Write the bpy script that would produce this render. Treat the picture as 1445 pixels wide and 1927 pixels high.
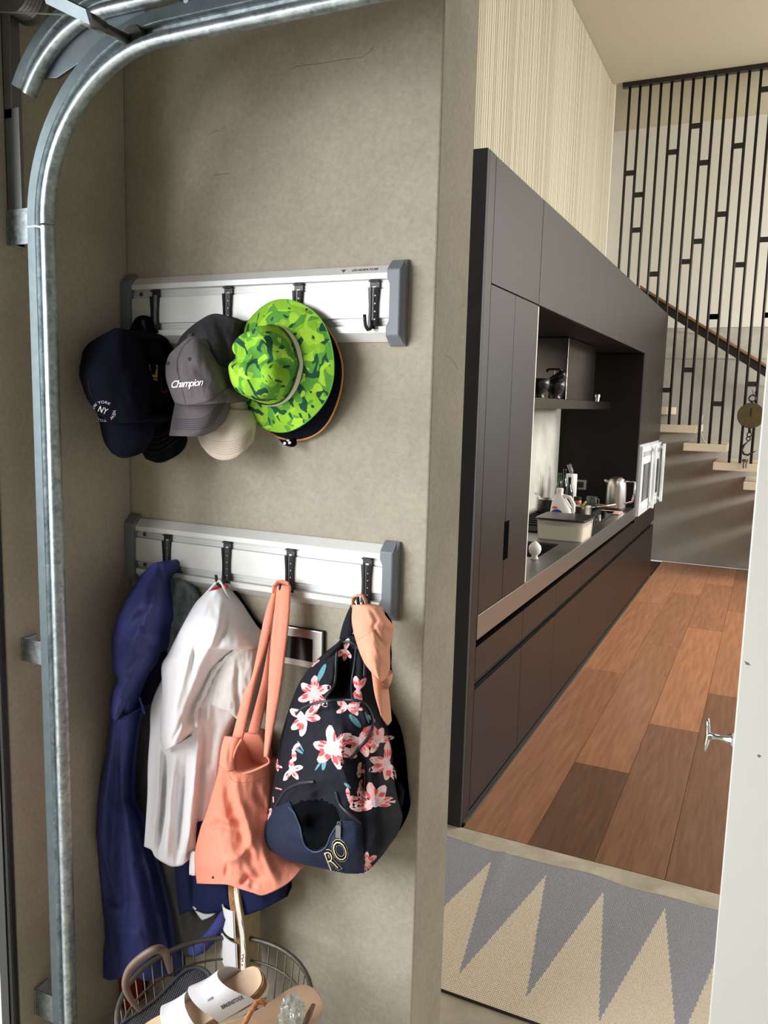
import bpy, bmesh, math, random
from mathutils import Vector, Matrix, noise
from mathutils.bvhtree import BVHTree
from mathutils.geometry import intersect_point_line

for o in list(bpy.data.objects):
    bpy.data.objects.remove(o, do_unlink=True)
SC = bpy.context.scene
COL = SC.collection
random.seed(7)

# ------------------------------------------------------------------ camera
YAW, PITCH, ROLL, FPX = 0.44177452, 0.13485946, 0.02594678, 1525.355
IW, IH = 1445.0, 1927.0
CAM = Vector((0.0, 0.0, 1.72))
_f = Vector((-math.sin(YAW) * math.cos(PITCH), math.cos(YAW) * math.cos(PITCH), -math.sin(PITCH)))
_r0 = Vector((math.cos(YAW), math.sin(YAW), 0))
_u0 = _r0.cross(_f)
_r = math.cos(ROLL) * _r0 + math.sin(ROLL) * _u0
_u = -math.sin(ROLL) * _r0 + math.cos(ROLL) * _u0
cd = bpy.data.cameras.new('camera')
cam = bpy.data.objects.new('camera', cd)
COL.objects.link(cam)
cam.matrix_world = Matrix(((_r.x, _u.x, -_f.x, CAM.x), (_r.y, _u.y, -_f.y, CAM.y), (_r.z, _u.z, -_f.z, CAM.z), (0, 0, 0, 1)))
cd.sensor_fit = 'HORIZONTAL'
cd.sensor_width = 36.0
cd.lens = 36.0 * FPX / IW
cd.clip_start = 0.02
SC.camera = cam

# ------------------------------------------------------------------ light and exposure
SC.view_settings.view_transform = 'Standard'
SC.view_settings.look = 'None'
SC.view_settings.gamma = 1.0
SC.view_settings.use_curve_mapping = False
SC.view_settings.exposure = 0.0

w = bpy.data.worlds.new('overcast_sky')
SC.world = w
w.use_nodes = True
wn = w.node_tree.nodes
wn['Background'].inputs[0].default_value = (0.93, 0.97, 1.0, 1)
wn['Background'].inputs[1].default_value = 0.75

def area(name, loc, target, sx, sy, power, color):
    l = bpy.data.lights.new(name, 'AREA')
    l.shape = 'RECTANGLE'; l.size = sx; l.size_y = sy
    l.energy = power; l.color = color
    o = bpy.data.objects.new(name, l)
    COL.objects.link(o)
    o.location = loc
    o.rotation_euler = (Vector(target) - Vector(loc)).to_track_quat('-Z', 'Y').to_euler()
    return o

# daylight coming in through the open garage doorway on the left, and the kitchen's glazed side
area('garage_doorway_daylight', (-3.1, -0.9, 2.15), (-0.5, 1.0, 1.0), 3.2, 2.4, 305, (0.96, 0.98, 1.0))
area('kitchen_window_daylight', (3.4, 6.7, 2.9), (-0.7, 6.5, .4), 3.8, 2.2, 285, (1.0, 0.97, 0.91))
area('stairwell_window_daylight', (2.4, 9.2, 4.2), (-1.0, 9.3, 2.4), 0.8, 1.6, 25, (1.0, 0.97, 0.92))
area('rug_fill_light', (0.35, 2.75, 4.85), (0.0, 2.7, 0.0), 1.6, 0.9, 34, (1.0, 0.97, 0.92))  # added overhead fill, out of view, to brighten the rug
area('stair_slot_window_daylight', (3.2, 8.2, 2.05), (-0.8, 9.6, 0.9), 1.0, 0.36, 120, (1.0, 0.97, 0.92))

# ------------------------------------------------------------------ pixel -> world (only used to measure points on known planes)
def ray(px, py):
    return ((px - IW / 2) / FPX) * _r - ((py - IH / 2) / FPX) * _u + _f
def at_y(px, py, Y):
    d = ray(px, py); return CAM + d * ((Y - CAM.y) / d.y)
def at_x(px, py, X):
    d = ray(px, py); return CAM + d * ((X - CAM.x) / d.x)
def at_z(px, py, Z):
    d = ray(px, py); return CAM + d * ((Z - CAM.z) / d.z)

YW = 1.666          # face of the rendered stub wall
XL = -1.541         # face of the left return wall
XE = -0.679         # free end of the stub wall

# ------------------------------------------------------------------ materials
MATS = {}
def nodes_of(name):
    m = bpy.data.materials.new(name); m.use_nodes = True
    nt = m.node_tree
    return m, nt, nt.nodes['Principled BSDF']
def rgb(h):
    def c(v):
        v /= 255.0
        return v / 12.92 if v <= 0.04045 else ((v + 0.055) / 1.055) ** 2.4
    return (c(h[0]), c(h[1]), c(h[2]), 1)
def mat(name, col, rough=0.5, metal=0.0, var=0.0, vscale=4.0, stretch=(1, 1, 1), bump=0.0, bscale=60.0, spec=0.5,
        coat=0.0, rand=0.0, col2=None, alpha=1.0, trans=0.0, sheen=0.0, bstretch=None, detail=4.0, coords='Object', emit=None):
    """plain procedural material: base colour with noise variation and noise bump"""
    if name in MATS: return MATS[name]
    m, nt, b = nodes_of(name)
    N, L = nt.nodes, nt.links
    c = rgb(col)
    b.inputs['Base Color'].default_value = c
    b.inputs['Roughness'].default_value = rough
    b.inputs['Metallic'].default_value = metal
    b.inputs['Specular IOR Level'].default_value = spec
    b.inputs['Coat Weight'].default_value = coat
    if trans: b.inputs['Transmission Weight'].default_value = trans
    if alpha < 1: b.inputs['Alpha'].default_value = alpha
    if sheen:
        b.inputs['Sheen Weight'].default_value = sheen; b.inputs['Sheen Roughness'].default_value = 0.6
    tc = N.new('ShaderNodeTexCoord')
    def mapping(s):
        mp = N.new('ShaderNodeMapping'); mp.inputs['Scale'].default_value = s
        L.new(tc.outputs[coords], mp.inputs['Vector']); return mp
    out = None
    if var or col2 is not None:
        n = N.new('ShaderNodeTexNoise'); n.inputs['Scale'].default_value = vscale
        n.inputs['Detail'].default_value = detail; n.inputs['Roughness'].default_value = 0.6
        L.new(mapping(stretch).outputs[0], n.inputs['Vector'])
        r = N.new('ShaderNodeValToRGB')
        c2 = rgb(col2) if col2 is not None else tuple([x * (1 - var) for x in c[:3]] + [1])
        c1 = c if col2 is not None else tuple([min(1, x * (1 + var)) for x in c[:3]] + [1])
        r.color_ramp.elements[0].position = 0.33; r.color_ramp.elements[0].color = c2
        r.color_ramp.elements[1].position = 0.67; r.color_ramp.elements[1].color = c1
        L.new(n.outputs['Fac'], r.inputs['Fac'])
        out = r.outputs['Color']
    if rand:
        oi = N.new('ShaderNodeObjectInfo')
        mr = N.new('ShaderNodeMapRange'); mr.inputs['To Min'].default_value = 1 - rand; mr.inputs['To Max'].default_value = 1 + rand
        L.new(oi.outputs['Random'], mr.inputs['Value'])
        h = N.new('ShaderNodeHueSaturation')
        if out is not None: L.new(out, h.inputs['Color'])
        else: h.inputs['Color'].default_value = c
        L.new(mr.outputs[0], h.inputs['Value'])
        out = h.outputs['Color']
    if out is not None: L.new(out, b.inputs['Base Color'])
    if bump:
        n = N.new('ShaderNodeTexNoise'); n.inputs['Scale'].default_value = bscale; n.inputs['Detail'].default_value = 3
        L.new(mapping(bstretch or stretch).outputs[0], n.inputs['Vector'])
        bp = N.new('ShaderNodeBump'); bp.inputs['Strength'].default_value = bump; bp.inputs['Distance'].default_value = 0.01
        L.new(n.outputs['Fac'], bp.inputs['Height']); L.new(bp.outputs[0], b.inputs['Normal'])
    if emit:
        b.inputs['Emission Color'].default_value = rgb(emit[0]); b.inputs['Emission Strength'].default_value = emit[1]
    MATS[name] = m
    return m

def render_wall_material():
    m, nt, b = nodes_of('cement_render')
    N, L = nt.nodes, nt.links
    tc = N.new('ShaderNodeTexCoord')
    n1 = N.new('ShaderNodeTexNoise'); n1.inputs['Scale'].default_value = 2.2; n1.inputs['Detail'].default_value = 6; n1.inputs['Roughness'].default_value = .62
    n2 = N.new('ShaderNodeTexNoise'); n2.inputs['Scale'].default_value = 85; n2.inputs['Detail'].default_value = 5; n2.inputs['Roughness'].default_value = .7
    for n in (n1, n2): L.new(tc.outputs['Object'], n.inputs['Vector'])
    r1 = N.new('ShaderNodeValToRGB'); r1.color_ramp.elements[0].position = .3; r1.color_ramp.elements[1].position = .72
    r1.color_ramp.elements[0].color = rgb((150, 142, 127)); r1.color_ramp.elements[1].color = rgb((176, 168, 152))
    L.new(n1.outputs['Fac'], r1.inputs['Fac'])
    mx = N.new('ShaderNodeMix'); mx.data_type = 'RGBA'; mx.blend_type = 'OVERLAY'; mx.inputs['Factor'].default_value = .28
    L.new(r1.outputs['Color'], mx.inputs['A']); L.new(n2.outputs['Fac'], mx.inputs['B'])
    # hairline cracks
    v = N.new('ShaderNodeTexVoronoi'); v.feature = 'DISTANCE_TO_EDGE'; v.inputs['Scale'].default_value = 1.1
    nd = N.new('ShaderNodeTexNoise'); nd.inputs['Scale'].default_value = 7; nd.inputs['Detail'].default_value = 5
    L.new(tc.outputs['Object'], nd.inputs['Vector'])
    ad = N.new('ShaderNodeMix'); ad.data_type = 'RGBA'; ad.blend_type = 'ADD'; ad.inputs['Factor'].default_value = .25
    L.new(tc.outputs['Object'], ad.inputs['A']); L.new(nd.outputs['Color'], ad.inputs['B'])
    L.new(ad.outputs['Result'], v.inputs['Vector'])
    cr = N.new('ShaderNodeValToRGB'); cr.color_ramp.elements[0].position = 0; cr.color_ramp.elements[0].color = (.93, .925, .92, 1)
    cr.color_ramp.elements[1].position = .0035; cr.color_ramp.elements[1].color = (1, 1, 1, 1)
    L.new(v.outputs['Distance'], cr.inputs['Fac'])
    n3 = N.new('ShaderNodeTexNoise'); n3.inputs['Scale'].default_value = 1.6
    L.new(tc.outputs['Object'], n3.inputs['Vector'])
    r3 = N.new('ShaderNodeValToRGB'); r3.color_ramp.elements[0].position = .52; r3.color_ramp.elements[1].position = .6
    L.new(n3.outputs['Fac'], r3.inputs['Fac'])
    ml = N.new('ShaderNodeMix'); ml.data_type = 'RGBA'; ml.blend_type = 'MULTIPLY'
    L.new(r3.outputs['Color'], ml.inputs['Factor']); L.new(mx.outputs['Result'], ml.inputs['A']); L.new(cr.outputs['Color'], ml.inputs['B'])
    L.new(ml.outputs['Result'], b.inputs['Base Color'])
    b.inputs['Roughness'].default_value = .82; b.inputs['Specular IOR Level'].default_value = .3
    bp = N.new('ShaderNodeBump'); bp.inputs['Strength'].default_value = .16; bp.inputs['Distance'].default_value = .004
    L.new(n2.outputs['Fac'], bp.inputs['Height']); L.new(bp.outputs[0], b.inputs['Normal'])
    MATS['render'] = m
    return m
render_wall_material()

def galvanised():
    m, nt, b = nodes_of('galvanised_steel')
    N, L = nt.nodes, nt.links
    tc = N.new('ShaderNodeTexCoord')
    v = N.new('ShaderNodeTexVoronoi'); v.inputs['Scale'].default_value = 120
    L.new(tc.outputs['Object'], v.inputs['Vector'])
    n = N.new('ShaderNodeTexNoise'); n.inputs['Scale'].default_value = 30; n.inputs['Detail'].default_value = 5
    L.new(tc.outputs['Object'], n.inputs['Vector'])
    mx = N.new('ShaderNodeMix'); mx.data_type = 'RGBA'; mx.inputs['Factor'].default_value = .35
    L.new(n.outputs['Fac'], mx.inputs['A']); L.new(v.outputs['Color'], mx.inputs['B'])
    r = N.new('ShaderNodeValToRGB'); r.color_ramp.elements[0].position = .25; r.color_ramp.elements[1].position = .75
    r.color_ramp.elements[0].color = rgb((116, 125, 127)); r.color_ramp.elements[1].color = rgb((172, 181, 183))
    L.new(mx.outputs['Result'], r.inputs['Fac']); L.new(r.outputs['Color'], b.inputs['Base Color'])
    b.inputs['Metallic'].default_value = .9; b.inputs['Roughness'].default_value = .42
    MATS['galv'] = m
galvanised()

def triangle_rug():
    m, nt, b = nodes_of('woven_zigzag_rug')
    N, L = nt.nodes, nt.links
    tc = N.new('ShaderNodeTexCoord'); sp = N.new('ShaderNodeSeparateXYZ')
    L.new(tc.outputs['Object'], sp.inputs[0])
    def math_(op, a, bb=None, c=None):
        n = N.new('ShaderNodeMath'); n.operation = op
        for i, x in enumerate((a, bb, c)):
            if x is None: continue
            if isinstance(x, (int, float)): n.inputs[i].default_value = x
            else: L.new(x, n.inputs[i])
        return n.outputs[0]
    # knit steps: quantise coordinates to stitches
    sx = math_('SNAP', sp.outputs['X'], .0045); sy = math_('SNAP', sp.outputs['Y'], .0065)
    # pingpong triangle wave: 0 at cream tips, 1 at grey tips
    pp = math_('PINGPONG', math_('ADD', sx, .83 + 2.09), .1045)
    edge = math_('MULTIPLY_ADD', pp, -.64 / .1045, 2.781)      # boundary Y
    grey = math_('GREATER_THAN', sy, edge)
    ck = N.new('ShaderNodeTexWave'); ck.inputs['Scale'].default_value = 55; ck.wave_type = 'BANDS'; ck.bands_direction = 'X'
    ck2 = N.new('ShaderNodeTexWave'); ck2.inputs['Scale'].default_value = 38; ck2.bands_direction = 'Y'
    ns = N.new('ShaderNodeTexNoise'); ns.inputs['Scale'].default_value = 260; ns.inputs['Detail'].default_value = 2
    for n in (ck, ck2, ns): L.new(tc.outputs['Object'], n.inputs['Vector'])
    weave = math_('MULTIPLY', ck.outputs['Fac'], ck2.outputs['Fac'])
    mx = N.new('ShaderNodeMix'); mx.data_type = 'RGBA'
    L.new(grey, mx.inputs['Factor'])
    mx.inputs['A'].default_value = rgb((236, 222, 200)); mx.inputs['B'].default_value = rgb((168, 168, 177))
    sh = N.new('ShaderNodeMix'); sh.data_type = 'RGBA'; sh.blend_type = 'MULTIPLY'; sh.inputs['Factor'].default_value = .5
    r = N.new('ShaderNodeValToRGB'); r.color_ramp.elements[0].position = .3; r.color_ramp.elements[0].color = (.45, .45, .45, 1); r.color_ramp.elements[1].position = .6
    L.new(ns.outputs['Fac'], r.inputs['Fac'])
    L.new(mx.outputs['Result'], sh.inputs['A']); L.new(r.outputs['Color'], sh.inputs['B'])
    L.new(sh.outputs['Result'], b.inputs['Base Color'])
    b.inputs['Roughness'].default_value = .95; b.inputs['Specular IOR Level'].default_value = .1
    bp = N.new('ShaderNodeBump'); bp.inputs['Strength'].default_value = .5; bp.inputs['Distance'].default_value = .004
    L.new(weave, bp.inputs['Height']); L.new(bp.outputs[0], b.inputs['Normal'])
    MATS['rug'] = m
triangle_rug()

def hat_print():
    m, nt, b = nodes_of('green_leaf_print_cotton')
    N, L = nt.nodes, nt.links
    tc = N.new('ShaderNodeTexCoord')
    def layer(scale, dist, seed, thr, stretch):
        mp = N.new('ShaderNodeMapping'); mp.inputs['Scale'].default_value = stretch; mp.inputs['Location'].default_value = (seed, seed * .7, 0)
        L.new(tc.outputs['Object'], mp.inputs[0])
        n = N.new('ShaderNodeTexNoise'); n.inputs['Scale'].default_value = scale; n.inputs['Distortion'].default_value = dist; n.inputs['Detail'].default_value = .6
        L.new(mp.outputs[0], n.inputs['Vector'])
        g = N.new('ShaderNodeMath'); g.operation = 'GREATER_THAN'; g.inputs[1].default_value = thr
        L.new(n.outputs['Fac'], g.inputs[0]); return g.outputs[0]
    def mixc(f, a, bb):
        mx = N.new('ShaderNodeMix'); mx.data_type = 'RGBA'
        L.new(f, mx.inputs['Factor'])
        for k, x in (('A', a), ('B', bb)):
            if isinstance(x, tuple): mx.inputs[k].default_value = x
            else: L.new(x, mx.inputs[k])
        return mx.outputs['Result']
    c = mixc(layer(11, 1.8, 3.1, .52, (1, 1, 1)), rgb((134, 186, 50)), rgb((88, 150, 58)))
    c = mixc(layer(13, 2.4, 8.3, .585, (1.5, 1, .8)), c, rgb((28, 76, 54)))
    c = mixc(layer(17, 2.0, 15.7, .60, (1, 1, 1.4)), c, rgb((160, 206, 60)))
    L.new(c, b.inputs['Base Color'])
    b.inputs['Roughness'].default_value = .85; b.inputs['Specular IOR Level'].default_value = .2
    n = N.new('ShaderNodeTexNoise'); n.inputs['Scale'].default_value = 45; L.new(tc.outputs['Object'], n.inputs['Vector'])
    bp = N.new('ShaderNodeBump'); bp.inputs['Strength'].default_value = .35; bp.inputs['Distance'].default_value = .01
    L.new(n.outputs['Fac'], bp.inputs['Height']); L.new(bp.outputs[0], b.inputs['Normal'])
    MATS['hatprint'] = m
hat_print()

# shared palette
mat('white_alu', (222, 222, 219), .38, .15, var=.02, vscale=30)
mat('slot_alu', (200, 201, 200), .45, .3)
mat('cap_grey', (112, 117, 124), .45, bump=.05, bscale=300)
mat('hook_black', (26, 27, 28), .38, spec=.5, bump=.1, bscale=240)
mat('screw_blue', (58, 92, 128), .35, .6)
mat('print_grey', (92, 92, 92), .6)
mat('steel', (152, 151, 148), .34, 1.0, var=.04, vscale=14, stretch=(1, 12, 12))
mat('brushed', (200, 196, 190), .3, 1.0, var=.05, vscale=10, stretch=(1, 30, 30))
mat('chrome', (220, 220, 220), .12, 1.0)
mat('cabinet', (22, 14, 10), .38, var=.25, vscale=9, stretch=(10, 10, .35), bump=.03, bscale=40, spec=.32)
mat('cabinet_dark', (16, 12, 10), .55, var=.2, vscale=9, stretch=(6, 6, .4), spec=.22)
mat('panel_side', (47, 50, 56), .6, var=.08, vscale=7)
mat('gap_black', (4, 4, 4), .95, spec=.02)
mat('floorwood', (178, 125, 90), .28, vscale=4, stretch=(9, .7, 1), col2=(148, 99, 70), rand=.22, bump=.06, bscale=26, bstretch=(9, .8, 1), detail=10, coords='Object')
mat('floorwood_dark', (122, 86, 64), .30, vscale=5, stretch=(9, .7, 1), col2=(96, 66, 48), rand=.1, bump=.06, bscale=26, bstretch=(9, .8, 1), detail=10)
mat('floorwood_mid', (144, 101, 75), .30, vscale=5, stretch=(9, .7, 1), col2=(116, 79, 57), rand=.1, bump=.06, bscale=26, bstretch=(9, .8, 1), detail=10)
mat('concrete_floor', (206, 196, 178), .7, vscale=7, col2=(166, 156, 136), bump=.08, bscale=60, detail=8)
mat('paving', (226, 222, 216), .8, var=.05, vscale=9)
mat('white_paint', (202, 201, 195), .5, var=.012, vscale=2)
mat('cream_rib', (196, 188, 165), .55)
mat('cream_base', (166, 158, 137), .6)
mat('plaster', (182, 174, 150), .8)
mat('wall_white', (224, 219, 208), .75, var=.015, vscale=3)
mat('concrete_grey', (172, 169, 161), .75, vscale=3, col2=(158, 155, 147), detail=6)
mat('concrete_board', (186, 182, 170), .75, vscale=9, col2=(162, 158, 146), bump=.1, bscale=30, detail=7)
mat('tread', (194, 180, 156), .6, var=.05, vscale=8, stretch=(1, 8, 8))
mat('bronze', (38, 33, 30), .45, .35, var=.06, vscale=20)
mat('oak_rail', (150, 106, 68), .45, var=.12, vscale=10, stretch=(1, 8, 8))
mat('rubber', (24, 24, 23), .6, bump=.1, bscale=200)
mat('marble', (226, 224, 216), .22, vscale=3.2, col2=(196, 194, 184), detail=9)
mat('ironblack', (22, 22, 22), .45, .3)
mat('aged_brass', (92, 80, 54), .5, .7, var=.12, vscale=25)
mat('oven_glass', (223, 230, 232), .12, spec=.7)
mat('dark_glass', (44, 48, 50), .1, spec=.7)
# ------------------------------------------------------------------ builders
MW = {}
def thing(name, label, cat, loc=(0, 0, 0), group=None, mtx=None):
    o = bpy.data.objects.new(name, None); o.empty_display_size = .05
    COL.objects.link(o)
    m = mtx if mtx is not None else Matrix.Translation(Vector(loc))
    o.matrix_world = m; MW[o] = m
    tag(o, label, cat, group)
    return o
def tag(o, label=None, cat=None, group=None, kind=None):
    if label: o['label'] = label
    if cat: o['category'] = cat
    if group: o['group'] = group
    if kind: o['kind'] = kind
    return o

def frames(pts, closed=False):
    n = len(pts); T = []
    for i in range(n):
        a = pts[i - 1] if (i or closed) else pts[0]
        b = pts[(i + 1) % n] if (i < n - 1 or closed) else pts[-1]
        t = (b - a); T.append(t.normalized() if t.length > 1e-9 else Vector((0, 0, 1)))
    up = Vector((0, 0, 1)) if abs(T[0].z) < .9 else Vector((1, 0, 0))
    N = [(up - T[0] * up.dot(T[0])).normalized()]
    for i in range(1, n):
        v = N[-1] - T[i] * N[-1].dot(T[i])
        N.append(v.normalized() if v.length > 1e-6 else N[-1])
    return T, N, [T[i].cross(N[i]) for i in range(n)]

class MB:
    def __init__(s): s.v = []; s.f = []; s.m = []
    def add(s, vs, fs, mi=0):
        k = len(s.v); s.v += [Vector(x) for x in vs]
        for f in fs: s.f.append(tuple(i + k for i in f)); s.m.append(mi)
        return s
    def box(s, a, b, mi=0):
        x0, y0, z0 = min(a[0], b[0]), min(a[1], b[1]), min(a[2], b[2]); x1, y1, z1 = max(a[0], b[0]), max(a[1], b[1]), max(a[2], b[2])
        return s.add([(x0, y0, z0), (x1, y0, z0), (x1, y1, z0), (x0, y1, z0), (x0, y0, z1), (x1, y0, z1), (x1, y1, z1), (x0, y1, z1)],
                     [(0, 3, 2, 1), (4, 5, 6, 7), (0, 1, 5, 4), (1, 2, 6, 5), (2, 3, 7, 6), (3, 0, 4, 7)], mi)
    def tube(s, pts, r, seg=8, closed=False, mi=0, cap=True, flat=None):
        pts = [Vector(p) for p in pts]; n = len(pts); T, N, B = frames(pts, closed)
        rs = r if isinstance(r, (list, tuple)) else [r] * n
        vs = []
        for i in range(n):
            for k in range(seg):
                a = 2 * math.pi * k / seg
                vs.append(pts[i] + (N[i] * math.cos(a) * (flat or 1) + B[i] * math.sin(a)) * rs[i])
        fs = []
        for i in range(n if closed else n - 1):
            j = (i + 1) % n
            for k in range(seg):
                l = (k + 1) % seg
                fs.append((i * seg + k, i * seg + l, j * seg + l, j * seg + k))
        if cap and not closed:
            fs.append(tuple(range(seg - 1, -1, -1))); fs.append(tuple((n - 1) * seg + k for k in range(seg)))
        return s.add(vs, fs, mi)
    def lathe(s, prof, seg=32, origin=(0, 0, 0), mi=0, axis='z', cap=True, mtx=None):
        o = Vector(origin); vs = []; n = len(prof)
        for (r, z) in prof:
            for k in range(seg):
                a = 2 * math.pi * k / seg
                p = Vector((r * math.cos(a), r * math.sin(a), z))
                if mtx is not None: p = mtx @ p
                elif axis == 'y': p = Vector((p.x, p.z, p.y))
                elif axis == 'x': p = Vector((p.z, p.x, p.y))
                vs.append(o + p)
        fs = []
        for i in range(n - 1):
            for k in range(seg):
                l = (k + 1) % seg
                fs.append((i * seg + k, i * seg + l, (i + 1) * seg + l, (i + 1) * seg + k))
        if cap:
            fs.append(tuple(range(seg - 1, -1, -1))); fs.append(tuple((n - 1) * seg + k for k in range(seg)))
        return s.add(vs, fs, mi)
    def prism(s, poly, d0, d1, fn, mi=0):
        """extrude 2D poly between depths d0,d1; fn(a,b,d)->xyz"""
        n = len(poly)
        vs = [fn(a, b, d0) for a, b in poly] + [fn(a, b, d1) for a, b in poly]
        fs = [tuple(range(n - 1, -1, -1)), tuple(range(n, 2 * n))]
        for i in range(n):
            j = (i + 1) % n; fs.append((i, j, n + j, n + i))
        return s.add(vs, fs, mi)
    def grid(s, G, mi=0, closed_u=False):
        nv = len(G); nu = len(G[0]); vs = [p for r in G for p in r]; fs = []
        for j in range(nv - 1):
            for i in range(nu if closed_u else nu - 1):
                k = (i + 1) % nu
                fs.append((j * nu + i, j * nu + k, (j + 1) * nu + k, (j + 1) * nu + i))
        return s.add(vs, fs, mi)
    def build(s, name, mats, parent=None, smooth=False, bevel=0, local=False, label=None, cat=None, group=None, kind=None, fixn=True, seg=2, subsurf=0):
        if not isinstance(mats, (list, tuple)): mats = [mats]
        if parent is not None:
            M = MW[parent]
            vs = s.v if local else [M.inverted() @ v for v in s.v]
            W = M
        else:
            xs = [v.x for v in s.v]; ys = [v.y for v in s.v]; zs = [v.z for v in s.v]
            if kind == 'structure': c = Vector((0, 0, 0))
            else: c = Vector(((min(xs) + max(xs)) / 2, (min(ys) + max(ys)) / 2, min(zs)))
            W = Matrix.Translation(c); vs = [v - c for v in s.v]
        me = bpy.data.meshes.new(name); me.from_pydata([tuple(v) for v in vs], [], s.f)
        for k in mats: me.materials.append(MATS[k] if isinstance(k, str) else k)
        for p, mi in zip(me.polygons, s.m): p.material_index = mi
        if fixn:
            bm = bmesh.new(); bm.from_mesh(me); bmesh.ops.recalc_face_normals(bm, faces=bm.faces); bm.to_mesh(me); bm.free()
        if smooth:
            me.polygons.foreach_set('use_smooth', [True] * len(me.polygons))
        me.update()
        o = bpy.data.objects.new(name, me); COL.objects.link(o)
        if parent is not None: o.parent = parent
        else: o.location = W.translation
        MW[o] = W
        if bevel:
            b = o.modifiers.new('bevel', 'BEVEL'); b.width = bevel; b.segments = seg; b.limit_method = 'ANGLE'; b.angle_limit = math.radians(40)
            b.harden_normals = False
        if subsurf:
            b = o.modifiers.new('subsurf', 'SUBSURF'); b.levels = subsurf; b.render_levels = subsurf
        tag(o, label, cat, group, kind)
        return o
def smooth_angle(o, deg=35):
    me = o.data
    me.polygons.foreach_set('use_smooth', [True] * len(me.polygons))
    try: me.set_sharp_from_angle(angle=math.radians(deg))
    except Exception: pass
    return o

def instance(src, parent, loc, rotz=0, name=None):
    c = src.copy(); COL.objects.link(c); c.parent = parent; c.location = loc; c.rotation_euler = (0, 0, rotz)
    if name: c.name = name
    return c

# text as flat mesh polygons (letters printed / painted on things)
def text_mesh(txt, size=1.0, shear=0.0, offset=0.0, spacing=1.0):
    cu = bpy.data.curves.new('lettering', 'FONT'); cu.body = txt; cu.size = size; cu.shear = shear; cu.offset = offset
    cu.align_x = 'CENTER'; cu.align_y = 'CENTER'; cu.space_character = spacing; cu.resolution_u = 3
    o = bpy.data.objects.new('lettering', cu); COL.objects.link(o)
    dg = bpy.context.evaluated_depsgraph_get()
    me = o.evaluated_get(dg).to_mesh()
    vs = [Vector(v.co) for v in me.vertices]; fs = [tuple(p.vertices) for p in me.polygons]
    o.evaluated_get(dg).to_mesh_clear()
    bpy.data.objects.remove(o, do_unlink=True); bpy.data.curves.remove(cu)
    return vs, fs

def bvh_world(objs):
    vs, fs = [], []
    for o in objs:
        M = MW[o]; k = len(vs)
        vs += [M @ v.co for v in o.data.vertices]
        fs += [tuple(i + k for i in p.vertices) for p in o.data.polygons]
    return BVHTree.FromPolygons(vs, fs)
def drop(bvh, px, py, off=.0008):
    """surface point of a thing met by the sight line through a measured pixel (for print and seams lying ON that surface)"""
    d = ray(px, py).normalized()
    h = bvh.ray_cast(CAM, d)
    if h[0] is None: return None
    n = h[1] if h[1].dot(d) < 0 else -h[1]
    return h[0] + n * off

def lerp(a, b, t): return a + (b - a) * t
def sstep(a, b, x):
    if a == b: return 1.0 if x >= a else 0.0
    t = max(0.0, min(1.0, (x - a) / (b - a))); return t * t * (3 - 2 * t)
def catmull(pts, n):
    P = [Vector((p[0], p[1], 0)) for p in pts]
    if len(P) == 2:
        return [tuple(lerp(P[0], P[1], i / (n - 1)))[:2] for i in range(n)]
    d = []
    for i in range(len(P) - 1):
        p0 = P[i - 1] if i else P[0] * 2 - P[1]; p1 = P[i]; p2 = P[i + 1]
        p3 = P[i + 2] if i + 2 < len(P) else P[-1] * 2 - P[-2]
        for k in range(12):
            t = k / 12
            d.append(.5 * ((2 * p1) + (-p0 + p2) * t + (2 * p0 - 5 * p1 + 4 * p2 - p3) * t * t + (-p0 + 3 * p1 - 3 * p2 + p3) * t ** 3))
    d.append(P[-1])
    L = [0]
    for i in range(1, len(d)): L.append(L[-1] + (d[i] - d[i - 1]).length)
    out = []; j = 0
    for i in range(n):
        s = L[-1] * i / (n - 1)
        while j < len(L) - 2 and L[j + 1] < s: j += 1
        q = (s - L[j]) / max(1e-9, L[j + 1] - L[j])
        p = lerp(d[j], d[j + 1], q); out.append((p.x, p.y))
    return out
def dist_poly(px, py, pl):
    best = 1e9; bt = 0
    for i in range(len(pl) - 1):
        ax, ay = pl[i]; bx, by = pl[i + 1]; dx, dy = bx - ax, by - ay
        l = dx * dx + dy * dy
        t = max(0, min(1, ((px - ax) * dx + (py - ay) * dy) / l)) if l else 0
        d = math.hypot(px - ax - t * dx, py - ay - t * dy)
        if d < best: best = d; bt = (i + t) / (len(pl) - 1)
    return best, bt
def inside(px, py, poly):
    r = False; n = len(poly); j = n - 1
    for i in range(n):
        xi, yi = poly[i]; xj, yj = poly[j]
        if (yi > py) != (yj > py) and px < (xj - xi) * (py - yi) / (yj - yi) + xi: r = not r
        j = i
    return r

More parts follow.
